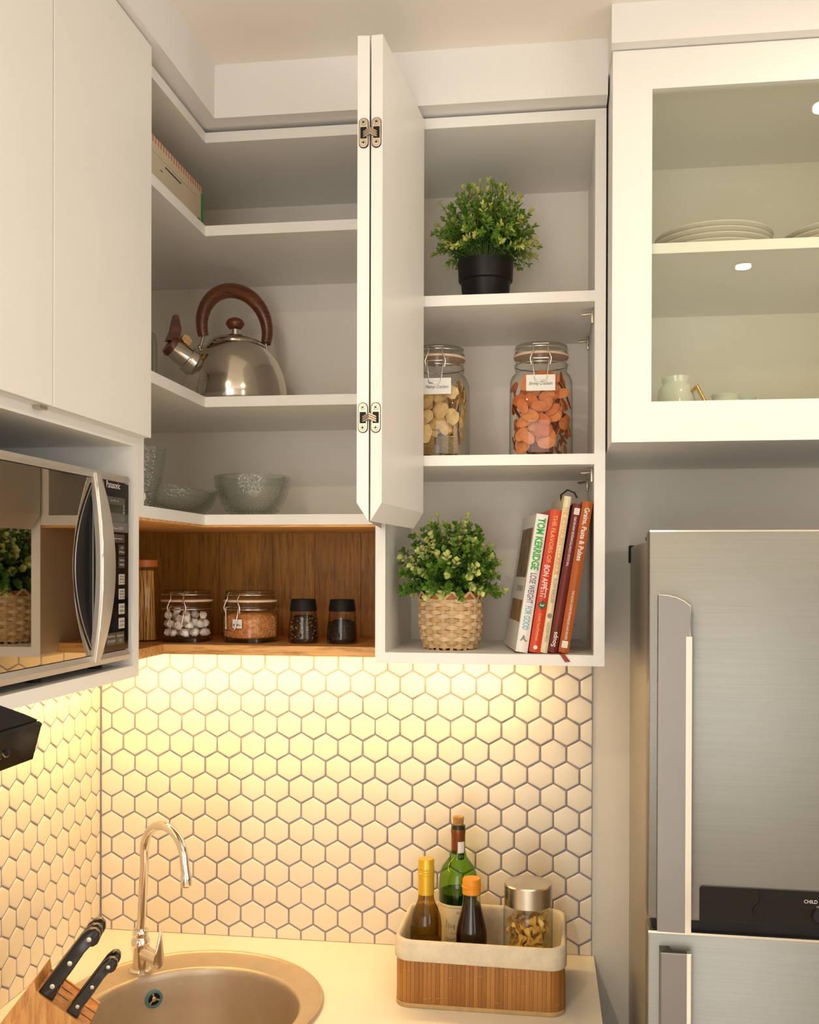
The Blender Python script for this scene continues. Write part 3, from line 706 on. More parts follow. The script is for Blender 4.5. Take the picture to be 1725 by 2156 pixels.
sp.lathe([(.0045, .0015), (.0045, .0030), (.0030, .0036), (.0001, .0036)], 16, M=OM)
part('overflow_spokes', sp, NICKEL, ov)

tp = thing('kitchen_tap', 'polished chrome swan-neck tap with side lever on sink rim', 'tap', (.182, -.2107, ZCT + .0036))
part('flange', MB().lathe([(.0001, 0), (.0205, 0), (.0205, .002), (.0175, .0045), (.0140, .006)], 32), CHROME, tp, 50)
part('body', MB().lathe([(.0155, .004), (.0150, .016), (.0158, .034), (.0180, .046), (.0178, .058), (.0152, .064), (.0142, .066), (.0150, .068), (.0150, .078), (.0135, .080)], 32), CHROME, tp, 50)
D2 = (.85, -.53)
path = [(.0005, 0, .076), (.003, 0, .12), (.006, -.001, .17), (.009, -.003, .205)]
for k in range(0, 15):
    a = math.pi * (1 - k / 14 * 1.0); rr = .062
    q = .073 + rr * math.cos(a); path.append((D2[0] * q, D2[1] * q, .232 + .058 * math.sin(a)))
path += [(D2[0] * .139, D2[1] * .139, .212)]
part('spout', MB().tube(path, .0084, 18), CHROME, tp, 60)
part('nozzle', MB().lathe([(.0098, 0), (.0104, .002), (.0104, .017), (.0096, .0195), (.0084, .024)], 24, M=Matrix.Translation((D2[0] * .1392, D2[1] * .1392, .190))), CHROME, tp, 50)
Lv = Vector((.88, -.42, -.18)).normalized()
part('lever_stem', MB().tube([(0, 0, .040), tuple(Vector((0, 0, .040)) + Lv * .032), tuple(Vector((0, 0, .040)) + Lv * .050)], [.0130, .0125, .0123], 20), CHROME, tp, 50)
e0 = Vector((0, 0, .040)) + Lv * .0510
lv = MB(); lr = []
ML = basis(e0, (.42, .88, 0), (.05, 0, 1))
outl = [(-.0110, -.016, .012), (-.0125, -.006, .013), (-.0105, .010, .011), (-.0070, .030, .008), (-.0035, .050, .0055), (-.0005, .057, .004)]
rings = []
for x0, zz, w in [(0, -.0165, .005), (0, -.012, .0105), (0, -.003, .0125), (0, .008, .0115), (.001, .024, .0085), (.002, .042, .0055), (.003, .058, .0022)]:
    rings.append([(x0 + w * math.cos(2 * math.pi * k / 12), zz, .0045 * math.sin(2 * math.pi * k / 12) * min(1, w / .008) + .012 * max(0, zz) ) for k in range(12)])
part('lever', lv.loft(rings, M=ML), CHROME, tp, 50)

# ------------------------------------------------------------------ knife block and knives
BLK = wood('beech_block', 'd9a566', 'c58a48', 'a8703a', 'Z', 1.2, .45, .1)
BLK2 = wood('beech_block_face', 'c88a52', 'b57a45', '8f5c30', 'X', 1.2, .45, .1)
KBL = (.125, -.565, ZCT); KBR = R(13)
kb = thing('knife_block', 'slanted beech knife block standing on worktop beside the sink', 'knife block', KBL, KBR)
dv = Vector((.602, 0, .798)); sv = Vector((.798, 0, -.602))      # handle direction, down-slope direction
topA = Vector((.042, 0, .1235)); topB = topA + sv * .098
b0 = topA - dv * (topA.z / dv.z); b1 = Vector((.036, 0, 0))          # the block overhangs the sink rim
HW = .046
Mk = Matrix(((1, 0, 0, 0), (0, 0, 1, 0), (0, 1, 0, 0), (0, 0, 0, 1)))
def kprism(p, y0, y1): return MB().prism([(q.x, q.z) for q in p], y0, y1, M=Mk)
part('body', kprism([b0, b1, topB, topA], -HW + .0045, HW - .0045), BLK2, kb)
part('side_board', kprism([b0, b1, topB + dv * .002, topA + dv * .002], -HW, -HW + .0043), BLK, kb)
part('side_board', kprism([b0, b1, topB + dv * .002, topA + dv * .002], HW - .0043, HW), BLK, kb)
tl = topA - sv * .0115
part('back_board', kprism([tl - dv * (tl.z / dv.z), b0, topA + dv * .003, tl + dv * .014], -HW, HW), BLK, kb)
for yy, ss in ((-.006, .041), (.018, .041), (-.016, .088), (.010, .088)):
    part('slot', MB().add([tuple(topA + sv * (ss + a) + dv * .0004 + Vector((0, yy + q, 0))) for a, q in ((-.011, -.001), (.011, -.001), (.011, .001), (-.011, .001))], [(0, 1, 2, 3)]), BLACKM, kb)
def knife(s_pos, y, L, wid, label, sharp=True):
    """full-tang riveted handle standing out of its slot"""
    Mr = Matrix.Translation(KBL) @ Matrix.Rotation(KBR, 4, 'Z')
    p0 = topA + sv * s_pos + Vector((0, y, 0))
    base = Mr @ p0
    t = thing('kitchen_knife', label, 'knife', tuple(base), group='knives in the block')
    a_, s_, n_ = Mr.to_3x3() @ dv, Mr.to_3x3() @ sv, Mr.to_3x3() @ Vector((0, 1, 0))
    MK = Matrix(((s_.x, a_.x, n_.x, 0), (s_.y, a_.y, n_.y, 0), (s_.z, a_.z, n_.z, 0), (0, 0, 0, 1)))
    # outline in (across, along): spine side is -across (up)
    w = wid
    out = [(-w * .50, .001), (-w * .52, L * .25), (-w * .50, L * .6), (-w * .50, L * .86), (-w * .34, L * .96), (0, L), (w * .34, L * .985), (w * .58, L * .93), (w * .66, L * .86),
           (w * .58, L * .82), (w * .40, L * .80), (w * .34, L * .68), (w * .40, L * .45), (w * .42, L * .26), (w * .34, L * .17), (w * .50, L * .10), (w * .58, .001)]
    th = .0075
    rings = [[(x * k + .0, yq if k == 1 else (L / 2 + (yq - L / 2) * (1 - (1 - k) * .16)), z) for x, yq in out] for k, z in ((.80, -th), (.95, -th * .75), (1, -th * .3), (1, th * .3), (.95, th * .75), (.80, th))]
    part('handle', MB().loft(rings, M=MK), pmat('knife_black', (.014, .012, .011), rough=.28, var=.2, scale=20), t, 50)
    part('tang', MB().prism([(x * 1.01, L / 2 + (q - L / 2) * 1.004) for x, q in out], -.0009, .0009, M=MK), STEELD, t)
    part('blade', MB().box(-w * .45, w * .45, -.095, .001, -.0008, .0008, M=MK), CHROME, t)
    for f in (.16, .5, .86):
        cx = 0 if f < .8 else w * .06
        for sd in (-1, 1):
            part('rivet', MB().lathe([(w * .155, 0), (w * .155, .0008), (.0001, .0012)], 16, M=MK @ Matrix.Translation((cx, L * f, sd * (th - .0002))) @ Matrix.Rotation(0 if sd > 0 else math.pi, 4, 'X')), NICKEL, t, 40)
    return t
knife(.016, -.033, .128, .0245, 'large black riveted knife handle in the block, in front of two similar ones')
knife(.016, -.004, .124, .0235, 'large black knife handle standing between two others in the block')
knife(.016, .026, .122, .0235, 'large black knife handle in the block next to the tiled wall')
knife(.066, -.033, .108, .0195, 'small black riveted knife handle low in the block, closest to the block edge')
knife(.066, .000, .106, .0190, 'small black knife handle low in the block behind its twin')

# ------------------------------------------------------------------ kettle
KW = wood('kettle_wood', '7c4220', '5c2c12', '3c1c0a', 'X', 2.0, .35, .05, coat=.3)
KETM = pmat('kettle_steel', (.74, .67, .58), rough=.13, metal=1., var=.10, scale=7, bump=.012, bscale=18)
kt = thing('whistling_kettle', 'domed steel whistling kettle with brown wooden arch handle and spout lever', 'kettle', (.3560, -.175, ZB), R(180 + 40))
kt.scale = (1.05, 1.05, 1.04)
part('body', MB().lathe([(.0001, .0005), (.086, .0005), (.091, .004), (.0945, .015), (.0950, .030), (.0925, .050), (.0865, .072), (.0770, .092), (.0650, .108), (.0540, .118), (.0480, .1225), (.0001, .1230)], 64), KETM, kt, 60)
part('lid', MB().lathe([(.0500, .1190), (.0510, .1225), (.0480, .1262), (.0470, .1270), (.0420, .1305), (.0300, .1360), (.0150, .1392), (.0001, .1398)], 48), KETM, kt, 50)
part('lid_collar', MB().lathe([(.0088, .1385), (.0085, .1405), (.0085, .1500), (.0001, .1500)], 24), CHROME, kt, 40)
part('lid_knob', MB().lathe([(.0080, .1495), (.0125, .1530), (.0172, .1595), (.0168, .1635), (.0125, .1690), (.0060, .1720), (.0001, .1726)], 28), KW, kt, 60)
hp_ = []
for k in range(33):
    a = math.pi * (1.10 - 1.20 * k / 32)
    hp_.append((.0640 * math.cos(a), 0, .1530 + .0690 * math.sin(a)))
part('handle', MB().tube(hp_, [.0096 + .0042 * math.sin(math.pi * k / 32) for k in range(33)], 16), KW, kt, 60)
for e, tgt in ((hp_[0], (-.0680, 0, .104)), (hp_[-1], (.0680, 0, .104))):
    part('handle_strap', MB().tube([e, ((e[0] + tgt[0]) / 2, 0, (e[2] + tgt[2]) / 2), tgt], .0026, 8), NICKEL, kt, 50)
    part('handle_rivet', MB().ball((tgt[0], 0, tgt[2] + .006), .0042), NICKEL, kt, 50)
S0, SD = Vector((.072, 0, .074)), Vector((.84, 0, .54)).normalized()
SN = Vector((-SD.z, 0, SD.x)); SM = Matrix(((SN.x, 0, SD.x, S0.x), (SN.y, 1, SD.y, S0.y), (SN.z, 0, SD.z, S0.z), (0, 0, 0, 1)))
part('spout', MB().lathe([(.024, -.004), (.0235, .012), (.0225, .020), (.0245, .021), (.0245, .0235), (.0195, .0245), (.0180, .054), (.0185, .0555)], 32, M=SM), KETM, kt, 40)
part('whistle_cap', MB().lathe([(.0188, .0535), (.0192, .058), (.0170, .064), (.0001, .066)], 28, M=SM), KW, kt, 50)
lev = [(.010, .060), (.018, .054), (.034, .060), (.052, .078), (.050, .084), (.038, .080), (.022, .074), (.002, .070)]
part('whistle_lever', MB().prism(lev, -.0085, .0085, M=SM @ Matrix(((1, 0, 0, 0), (0, 0, 1, 0), (0, 1, 0, 0), (0, 0, 0, 1)))), KW, kt)
part('whistle_bracket', MB().prism([(.0175, .034), (.0300, .034), (.0330, .044), (.0300, .052), (.0215, .052), (.0175, .045)], -.0096, .0096, M=SM @ Matrix(((1, 0, 0, 0), (0, 0, 1, 0), (0, 1, 0, 0), (0, 0, 0, 1)))), pmat('copper_tab', (.70, .42, .18), rough=.35, metal=.7), kt)
part('bracket_rivet', MB().tube([(0, -.0110, 0), (0, .0110, 0)], .0028, 12, M=SM @ Matrix.Translation((.0265, 0, .0460))), NICKEL, kt, 40)

# ------------------------------------------------------------------ glassware in the corner cabinet
BOWL4 = (.2327, -.200, ZCB + .0145, R(13))
def bowl(label, loc, rb, rt, hgt, tilt=0., tz=0.):
    t = thing('glass_bowl', label, 'bowl', loc, 0, 'pressed glass bowls'); t.rotation_euler = (0, tilt, tz)
    prof = []
    for k in range(13):
        u = k / 12; prof.append((rb + (rt - rb) * (math.sin(u * math.pi / 2) ** .85), .004 + (hgt - .004) * u ** 1.25))
    inner = [(r - .0032, z + .003) for r, z in prof[::-1]]
    part('bowl_wall', MB().lathe([(.0001, .001), (rb * .8, .0), (rb, .003)] + prof + [(rt - .0012, hgt + .0015)] + inner + [(.0001, .006)], 56), BOWLG, t, 50)
    bd = MB()
    for row, (f, n) in enumerate(((.10, 30), (.22, 34), (.80, 48))):
        u = f; r = rb + (rt - rb) * (math.sin(u * math.pi / 2) ** .85); z = .004 + (hgt - .004) * u ** 1.25
        for k in range(n):
            a = 2 * math.pi * k / n; bd.ball((math.cos(a) * r, math.sin(a) * r, z), .0022 if row < 2 else .0014, seg=5, rings=3)
    part('beading', bd, BOWLG, t, 60, kind='stuff')
    return t
bowl('upright pressed glass bowl, the lower of two nested ones below the kettle', (.3880, -.165, ZCB), .034, .0730, .080)
bowl('upright pressed glass bowl nested inside another below the kettle', (.3880, -.165, ZCB + .0067), .0265, .0655, .074)
bowl('wide pressed glass bowl sitting level under a tilted one', (.2367, -.200, ZCB + .0003), .050, .0880, .050)
bowl('wide pressed glass bowl tilted, resting in another by the tumbler', BOWL4[:3], .036, .0780, .050, tilt=BOWL4[3])
tb = thing('glass_tumbler', 'ribbed glass tumbler standing in front of the wide bowls', 'glass', (.2620, -.395, ZCB))
part('wall', MB().lathe([(.0001, .001), (.022, 0), (.024, .01), (.026, .035), (.034, .060), (.0375, .085), (.0400, .112), (.0385, .113), (.036, .085), (.032, .060), (.024, .037), (.021, .014), (.0001, .012)], 40), BOWLG, tb, 50)
part('beading', (lambda m: [m.ball((.0275 * math.cos(q * .35), .0275 * math.sin(q * .35), .045 + .004 * (q % 4)), .0028, seg=5, rings=3) for q in range(18)] and m)(MB()), BOWLG, tb, 60, kind='stuff')
jg = thing('glass_jug', 'clear glass jug with loop handle behind the cabinet door beside the kettle', 'jug', (.196, -.345, ZB))
part('wall', MB().lathe([(.0001, .002), (.040, 0), (.044, .004), (.045, .10), (.047, .125), (.0455, .126), (.0435, .10), (.042, .008), (.0001, .007)], 40), GLASS, jg, 50)
part('handle', MB().tube([(.043, 0, .112), (.056, 0, .114), (.064, 0, .108), (.0665, 0, .095), (.0665, 0, .04), (.062, 0, .028), (.044, 0, .024)], .0050, 12), glass('thick_glass', (.80, .86, .80), (.30, .36, .30)), jg, 60)

# ------------------------------------------------------------------ carton on the upper shelf
CARD = pmat('printed_carton', (.62, .52, .38), rough=.75, var=.10, scale=12)
bx, B6 = at_base('cardboard_box', 'beige cardboard box with dashed orange edge and green corner on upper shelf', 'box', (.2, -.44, ZA))
part('carton', MB().box(.060, .330, -.602, -.2855, ZA, 2.3670, b=.0012), CARD, bx, origin=B6)
dash = MB().box(.3300, .3306, -.295, -.2853, 2.290, 2.3545)
part('green_print', dash, pmat('green_print', (.02, .30, .06), rough=.6), bx, origin=B6)
OR = pmat('orange_print', (.52, .20, .08), rough=.7); dsh = MB()
for k in range(28):
    y = -.598 + k * .0113; dsh.box(.3300, .3304, y, y + .0045, 2.3560, 2.3660)
part('dash_print', dsh, OR, bx, origin=B6)
part('tear_slot', MB().box(.3299, .3305, -.465, -.395, 2.3330, 2.3352).box(.3299, .3305, -.312, -.300, 2.303, 2.3055).box(.3299, .3305, -.4865, -.476, 2.3215, 2.3225), INK, bx, origin=B6)
part('flap_seam', MB().box(.3299, .3303, -.60, -.32, 2.3400, 2.3407), pmat('card_seam', (.40, .32, .22), rough=.8), bx, origin=B6)

# ------------------------------------------------------------------ clip-top jars
SEAL = pmat('rubber_seal', (.74, .52, .36), rough=.5)
def clip_jar(label, loc, hw, zs, zn, nr, zl, rot=0., clip_rot=0., group='clip-top glass jars', square=3.6):
    """hw body half width, zs shoulder, zn neck bottom, nr neck radius, zl seal height"""
    t = thing('clip_top_jar', label, 'jar', loc, rot, group)
    b = [(0.0005, hw * .90, hw * .90, square), (.004, hw * .97, hw * .97, square), (.012, hw, hw, square), (zs * .6, hw, hw, square), (zs, hw * .985, hw * .985, square), (zs + (zn - zs) * .5, hw * .93, hw * .93, 2.8), (zn, nr * 1.0, nr * 1.0, 2), (zn + .006, nr * 1.04, nr * 1.04, 2), (zl - .010, nr * .99, nr * .99, 2), (zl - .006, nr * 1.05, nr * 1.05, 2), (zl - .002, nr * 1.05, nr * 1.05, 2)]
    part('glass_body', MB().superloft(b, 48, cap1=False), GLASS, t, 60)
    part('glass_base', MB().superloft([(.001, hw * .88, hw * .88, square), (.008, hw * .86, hw * .86, square)], 40), glass('thick_base', (.80, .84, .78), (.35, .4, .34)), t, 50)
    part('seal', MB().lathe([(nr * 1.00, zl - .002), (nr * 1.09, zl - .002), (nr * 1.10, zl), (nr * 1.09, zl + .002), (nr * 1.00, zl + .002)], 48), SEAL, t, 50)
    part('glass_lid', MB().lathe([(nr * 1.04, zl + .002), (nr * 1.07, zl + .005), (nr * 1.00, zl + .009), (nr * .98, zl + .013), (nr * 1.03, zl + .0150), (nr * 1.02, zl + .0185), (nr * .95, zl + .0200), (nr * .80, zl + .0190), (.0001, zl + .0180)], 48, cap0=False), glass('lid_glass', (.93, .94, .92), (.42, .44, .40)), t, 50)
    part('neck_wire', MB().tube([(nr * 1.06 * math.cos(a), nr * 1.06 * math.sin(a), zl - .016) for a in [2 * math.pi * k / 40 for k in range(40)]], .0011, 6, closed=True), WIRE, t, 60)
    part('lid_wire', MB().tube([(nr * 1.05 * math.cos(a), nr * 1.05 * math.sin(a), zl + .0115) for a in [2 * math.pi * k / 40 for k in range(40)]], .0011, 6, closed=True), WIRE, t, 60)
    C = Matrix.Rotation(clip_rot, 4, 'Z'); y = -nr * 1.09
    k = nr / .0455
    w1 = [(-.0140 * k, y + .006, zl + .0160), (-.0145 * k, y + .001, zl + .0135), (-.0120 * k, y - .003, zl + .004), (-.0150 * k, y - .005, zl - .003), (-.0185 * k, y - .005, zl - .012), (-.0165 * k, y - .002, zl - .0225)]
    w1b = [(-a, b_, c) for a, b_, c in w1]
    part('clip_wire', MB().tube(w1[::-1] + w1b, .0013, 8, M=C), WIRE, t, 60)
    w2 = [(-.0135 * k, y, zl - .0110), (-.0150 * k, y - .004, zl - .0125), (-.0130 * k, y - .006, zl - .030), (-.0105 * k, y - .0085, zl - .050 * k), (-.0090 * k, y - .009, zl - .0525 * k)]
    w2b = [(-a, b_, c) for a, b_, c in w2]
    part('lever_wire', MB().tube(w2 + w2b[::-1], .0013, 8, M=C), WIRE, t, 60)
    part('lever_bar', MB().tube([(-.0130 * k, y - .001, zl - .0110), (.0130 * k, y - .001, zl - .0110)], .0013, 8, M=C), WIRE, t, 60)
    return t
def inside(hw, a, z, f):
    c, s = math.cos(a), math.sin(a); n = 3.6
    return (math.copysign(abs(c) ** (2 / n), c) * hw * f, math.copysign(abs(s) ** (2 / n), s) * hw * f, z)
def chip_mesh(name, rx, ry, mat, wob, seed, dome=.12, th=.0011):
    q = random.Random(seed); m = MB(); n = 14
    ph = [q.uniform(.8, 1.12) if wob else 1 for _ in range(n)]
    R0 = []
    for fr_, z in ((.0, 1), (.55, .75), (1, 0)):
        R0.append([(fr_ * rx * ph[k] * math.cos(2 * math.pi * k / n) + 1e-5 * k, fr_ * ry * ph[k] * math.sin(2 * math.pi * k / n), (z * dome * rx) + (q.uniform(-.1, .1) * rx if wob and fr_ else 0)) for k in range(n)])
    top = R0; bot = [[(x, y, z - th) for x, y, z in r] for r in R0[::-1]]
    m.loft(top + bot, cap0=True, cap1=True)
    return m.mesh(name, mat, 50)
from mathutils.bvhtree import BVHTree
def pack(name, label, cat, group, meshes, jarloc, n, gen, ok, tries=60, placed=None):
    """place n pieces: gen(k) proposes a local matrix, ok(points) says whether it stays inside the container"""
    placed = [] if placed is None else placed
    data = [(m, np.array([v.co for v in m.vertices]), [tuple(p.vertices) for p in m.polygons]) for m in meshes]
    for k in range(n):
        best = None
        for tr in range(tries):
            m, co, fa = rnd.choice(data); M = gen(k, tr); A = np.array(M)
            pts = co @ A[:3, :3].T + A[:3, 3]
            if not ok(pts): continue
            c = pts.mean(0); r = np.linalg.norm(pts - c, axis=1).max()
            t = BVHTree.FromPolygons([tuple(p) for p in pts], fa)
            hits = sum(len(t.overlap(t2)) for c2, r2, t2 in placed if np.linalg.norm(c - c2) < r + r2)
            if best is None or hits < best[0]: best = (hits, m, M, c, r, t)
            if hits == 0: break
        if best is None: raise RuntimeError('no room for ' + name)
        placed.append(best[3:6])
        o = bpy.data.objects.new(name, best[1]); COL.objects.link(o); o.matrix_world = Matrix.Translation(jarloc) @ best[2]
        tag(o, label, cat, group)
    return placed
def jar_ok(hw, square, zlo, zhi, zs=9., zn=10., nr=.04, core=None):
    def f(p):
        if p[:, 2].min() < zlo or p[:, 2].max() > zhi: return False
        t = np.clip((p[:, 2] - zs) / (zn - zs), 0, 1); r = hw * (1 - t) + nr * t
        d = np.abs(p[:, 0]) ** square + np.abs(p[:, 1]) ** square
        if (d > r ** square).any(): return False
        if core is not None:
            inside_z = (p[:, 2] > core[1]) & (p[:, 2] < core[2])
            if (inside_z & (d < core[0] ** square)).any(): return False
        return True
    return f
def shell_gen(hw, z0, z1, n, f0, f1, tilt, smin=.85, smax=1.08):
    def g(k, tr):
        z = z0 + (z1 - z0) * (((k + rnd.uniform(-.5, 1.5)) / n) if tr < 20 else rnd.random())
        side = rnd.choice((0, 0, 0, 0, 0, 1, 1, 2, 2, 3)) if tr < 40 else rnd.choice((0, 1, 2, 3))
        w = rnd.uniform(-.8, .8) * hw; e = hw * rnd.uniform(f0, f1)
        p = ((w, -e, z), (-e, w, z), (e, w, z), (w, e, z))[side]; nrm = Vector(((0, -1, 0), (-1, 0, 0), (1, 0, 0), (0, 1, 0))[side])
        nrm = (nrm + Vector([rnd.uniform(-tilt, tilt) for _ in range(3)])).normalized()
        return Matrix.Translation(p) @ nrm.to_track_quat('Z', 'Y').to_matrix().to_4x4() @ Matrix.Rotation(rnd.uniform(0, 6.28), 4, 'Z') @ Matrix.Scale(rnd.uniform(smin, smax), 4)
    return g
def filling(name, label, loc, prof, mat, square=3.6, bump_=0.):
    m = MB().superloft([(z, r, r, square) for z, r in prof], 40)
    if bump_:
        q = random.Random(3); m.v = [(x + q.uniform(-1, 1) * bump_, y + q.uniform(-1, 1) * bump_, z + (q.uniform(-1, 1) * bump_ if z > .004 else 0)) for x, y, z in m.v]
    o = link(name, m.mesh(name, mat, 60)); o.location = loc; tag(o, label, 'food', kind='stuff'); return o
def jar_tag(jar, y, z, w, hgt, text=None, shear=.35, rot=0., x=0.):
    lb = part('label', MB().box(x - w / 2, x + w / 2, y - .0008, y, z - hgt / 2, z + hgt / 2, M=Matrix.Rotation(rot, 4, 'Z')), PAPER, jar)
    if text:
        o = Matrix.Rotation(rot, 4, 'Z') @ Vector((x, y - .0011, z - .002)); r = Matrix.Rotation(rot, 3, 'Z') @ Vector((1, 0, 0))
        lettering(text, o, r, (0, 0, 1), hgt * .27, w * .82, INK, lb, shear=shear)
    return lb
SHR = [pmat('shrimp_cracker_a', (.66, .175, .035), rough=.5, var=.25, scale=90, bump=.3, bscale=300, subsurf=.15), pmat('shrimp_cracker_b', (.74, .25, .065), rough=.5, var=.25, scale=90, bump=.3, bscale=300, subsurf=.15)]
MEL = [pmat('melinjo_cracker_a', (.72, .46, .17), rough=.6, var=.25, scale=60, bump=.5, bscale=200, subsurf=.15), pmat('melinjo_cracker_b', (.80, .56, .25), rough=.6, var=.25, scale=60, bump=.5, bscale=200, subsurf=.15)]
JS = (.9410, -.215, 1.8703); JM = (.7545, -.215, 1.8703)
j = clip_jar('clip-top glass jar of orange shrimp crackers beside the cabinet side', JS, .0565, .140, .160, .0455, .1880)
jar_tag(j, -.0575, .1320, .0505, .0280, 'Shrimp Crackers')
j = clip_jar('clip-top glass jar of pale yellow crackers beside the folded door', JM, .0565, .140, .160, .0455, .1880)
jar_tag(j, -.0575, .1300, .0500, .0285, 'Melinjo Crackers', x=.004)
filling('cracker_filling', 'heart of the heap of orange crackers inside the jar', JS, [(.0130, .021), (.02, .022), (.13, .022), (.140, .018)], pmat('cracker_core', (.42, .12, .03), rough=.7), bump_=.002)
filling('cracker_filling', 'heart of the heap of yellow crackers inside the jar', JM, [(.0520, .020), (.058, .022), (.11, .022), (.120, .018)], pmat('melinjo_core', (.50, .30, .09), rough=.7), bump_=.002)
SHM = [chip_mesh('shrimp_cracker', .0165, .0105, SHR[k % 2], False, k, dome=.06, th=.0010) for k in range(4)]
MEM = [chip_mesh('melinjo_cracker', .0190, .0160, MEL[k % 2], True, k + 9, dome=.12, th=.0010) for k in range(5)]
pack('shrimp_cracker', 'orange oval shrimp cracker in the labelled clip-top jar', 'cracker', 'orange crackers in the jar', SHM, JS, 110,
     shell_gen(.0565, .012, .152, 110, .52, .965, .45), jar_ok(.0553, 3.6, .0083, .158, .138, .162, .0425, (.0245, .010, .143)))
mp_ = []
for x in (-.0215, .0215):     # two stacks lie flat at the bottom, their edges showing
    m = MEM[0 if x < 0 else 3]; rot = Matrix.Rotation(.4 if x < 0 else 2.2, 4, 'Z')
    for k in range(13):
        M = Matrix.Translation((x, -.028, .0125 + .0025 * k)) @ rot; A = np.array(M)
        o = bpy.data.objects.new('melinjo_cracker', m); COL.objects.link(o); o.matrix_world = Matrix.Translation(JM) @ M
        pts = np.array([v.co for v in m.vertices]) @ A[:3, :3].T + A[:3, 3]; c = pts.mean(0)
        mp_.append((c, np.linalg.norm(pts - c, axis=1).max(), BVHTree.FromPolygons([tuple(p) for p in pts], [tuple(p.vertices) for p in m.polygons])))
        tag(o, 'pale yellow wavy cracker in the labelled clip-top jar', 'cracker', 'yellow crackers in the jar')
pack('melinjo_cracker', 'pale yellow wavy cracker in the labelled clip-top jar', 'cracker', 'yellow crackers in the jar', MEM, JM, 62,
     shell_gen(.0565, .045, .140, 62, .46, .965, .30, .72, .98), jar_ok(.0553, 3.6, .0083, .152, .138, .162, .0425, (.0245, .048, .123)), tries=220, placed=mp_)

# niche jars
JA = (.2655, -.190, ZN); JB = (.3900, -.182, ZN)
clip_jar('squat clip-top jar of white sugar lumps in the oak niche', JA, .0480, .050, .064, .0450, .0790, square=2.6)
j = clip_jar('squat clip-top jar of orange lentils in the oak niche', JB, .0500, .050, .064, .0465, .0790, rot=R(-22), square=2.6)
jar_tag(j, -.0510, .0370, .0200, .0165, '16', rot=R(6), shear=0., x=.004)
SUG = pmat('rock_sugar', (.95, .87, .78), rough=.35, var=.05, scale=40)
def lump(seed):
    q = random.Random(seed); bm = bmesh.new(); bmesh.ops.create_icosphere(bm, subdivisions=1, radius=.0108)
    for v in bm.verts: v.co = Vector((v.co.x * q.uniform(.75, 1.15), v.co.y * q.uniform(.75, 1.15), v.co.z * q.uniform(.65, 1.05)))
    me = bpy.data.meshes.new('sugar_lump'); bm.to_mesh(me); bm.free(); me.materials.append(SUG); return me
lumps = [lump(k) for k in range(6)]
LR, NL = .0098, 44
for me in lumps:
    k = LR / max(v.co.length for v in me.vertices)
    for v in me.vertices: v.co *= k
qs = np.random.RandomState(3); P = np.c_[qs.uniform(-.03, .03, NL), qs.uniform(-.03, .03, NL), qs.uniform(.02, .06, NL)]
for it in range(900):
    P[:, 2] -= .00012
    D = P[:, None] - P[None]; L = np.linalg.norm(D, axis=2) + np.eye(NL); ov = np.clip(2 * LR - L, 0, None) * (1 - np.eye(NL))
    P += (D / L[..., None] * ov[..., None] * .45).sum(1)
    r = np.hypot(P[:, 0], P[:, 1]); lim = .0460 - LR; f = np.where(r > lim, lim / np.maximum(r, 1e-9), 1.); P[:, :2] *= f[:, None]
    P[:, 2] = np.maximum(P[:, 2], .0082 + LR)
for p in P:
    o = bpy.data.objects.new('sugar_lump', rnd.choice(lumps)); COL.objects.link(o)
    o.location = Vector(JA) + Vector(p); o.rotation_euler = (rnd.uniform(0, 6), rnd.uniform(0, 6), rnd.uniform(0, 6))
    tag(o, 'frosty white sugar lump in the squat clip-top jar', 'sugar', 'sugar lumps in the jar')
LEN = pmat('red_lentils', (.72, .30, .085), rough=.6, var=.4, scale=160, bump=.8, bscale=260)
lz = MB().superloft([(.0082, .040, .040, 2.6), (.012, .0440, .0440, 2.6), (.045, .0445, .0445, 2.6), (.0540, .040, .040, 2.4), (.0565, .028, .028, 2)], 36)
q = random.Random(5)
for k in range(900):
    a = q.uniform(0, 2 * math.pi); z = q.uniform(.0112, .050)
    kk = .0443 * (abs(math.cos(a)) ** 2.6 + abs(math.sin(a)) ** 2.6) ** (-1 / 2.6)
    lz.ball((kk * math.cos(a), kk * math.sin(a), z), .0022, seg=5, rings=3, sc=(1, 1, .7))
o = link('lentil_filling', lz.mesh('lentil_filling', LEN, 60)); o.location = JB; o.rotation_euler = (0, 0, R(-22)); tag(o, 'orange split lentils filling the squat clip-top jar', 'lentils', kind='stuff')

SMOKE = glass('smoked_glass', (.86, .80, .72), (.25, .21, .17))
def shaker(label, loc, fill, fz, seed, fleck=None):
    t = thing('spice_jar', label, 'spice jar', loc, 0, 'spice jars with black caps')
    part('glass_body', MB().lathe([(.0001, .0005), (.0265, .0005), (.0288, .003), (.0292, .010), (.0280, .030), (.0262, .048), (.0245, .060), (.0240, .064)], 40, cap1=False), SMOKE, t, 60)
    part('cap', MB().lathe([(.0001, .0605), (.0250, .0605), (.0256, .062), (.0252, .066), (.0230, .0815), (.0222, .0830), (.0001, .0832)], 40), BLACKM, t, 40)
    q = random.Random(seed); m = MB().lathe([(.0001, .0022), (.0240, .0022), (.0252, .010), (.0242, .030), (.0230, fz * .85), (.017, fz), (.0001, fz + .002)], 28)
    for k in range(420):
        a = q.uniform(0, 6.283); z = q.uniform(.006, fz * .93); r = .0250 - .05 * max(0, z - .010)
        m.ball((r * math.cos(a), r * math.sin(a), z), q.uniform(.0009, .0018), mi=(1 if fleck and q.random() < .35 else 0), seg=5, rings=3)
    o = link('spice_filling', m.mesh('spice_filling', [fill, fleck or fill], 60)); o.location = loc
    tag(o, 'mixed peppercorns filling a spice jar' if fleck else 'dark ground spice filling a spice jar', 'spice', kind='stuff')
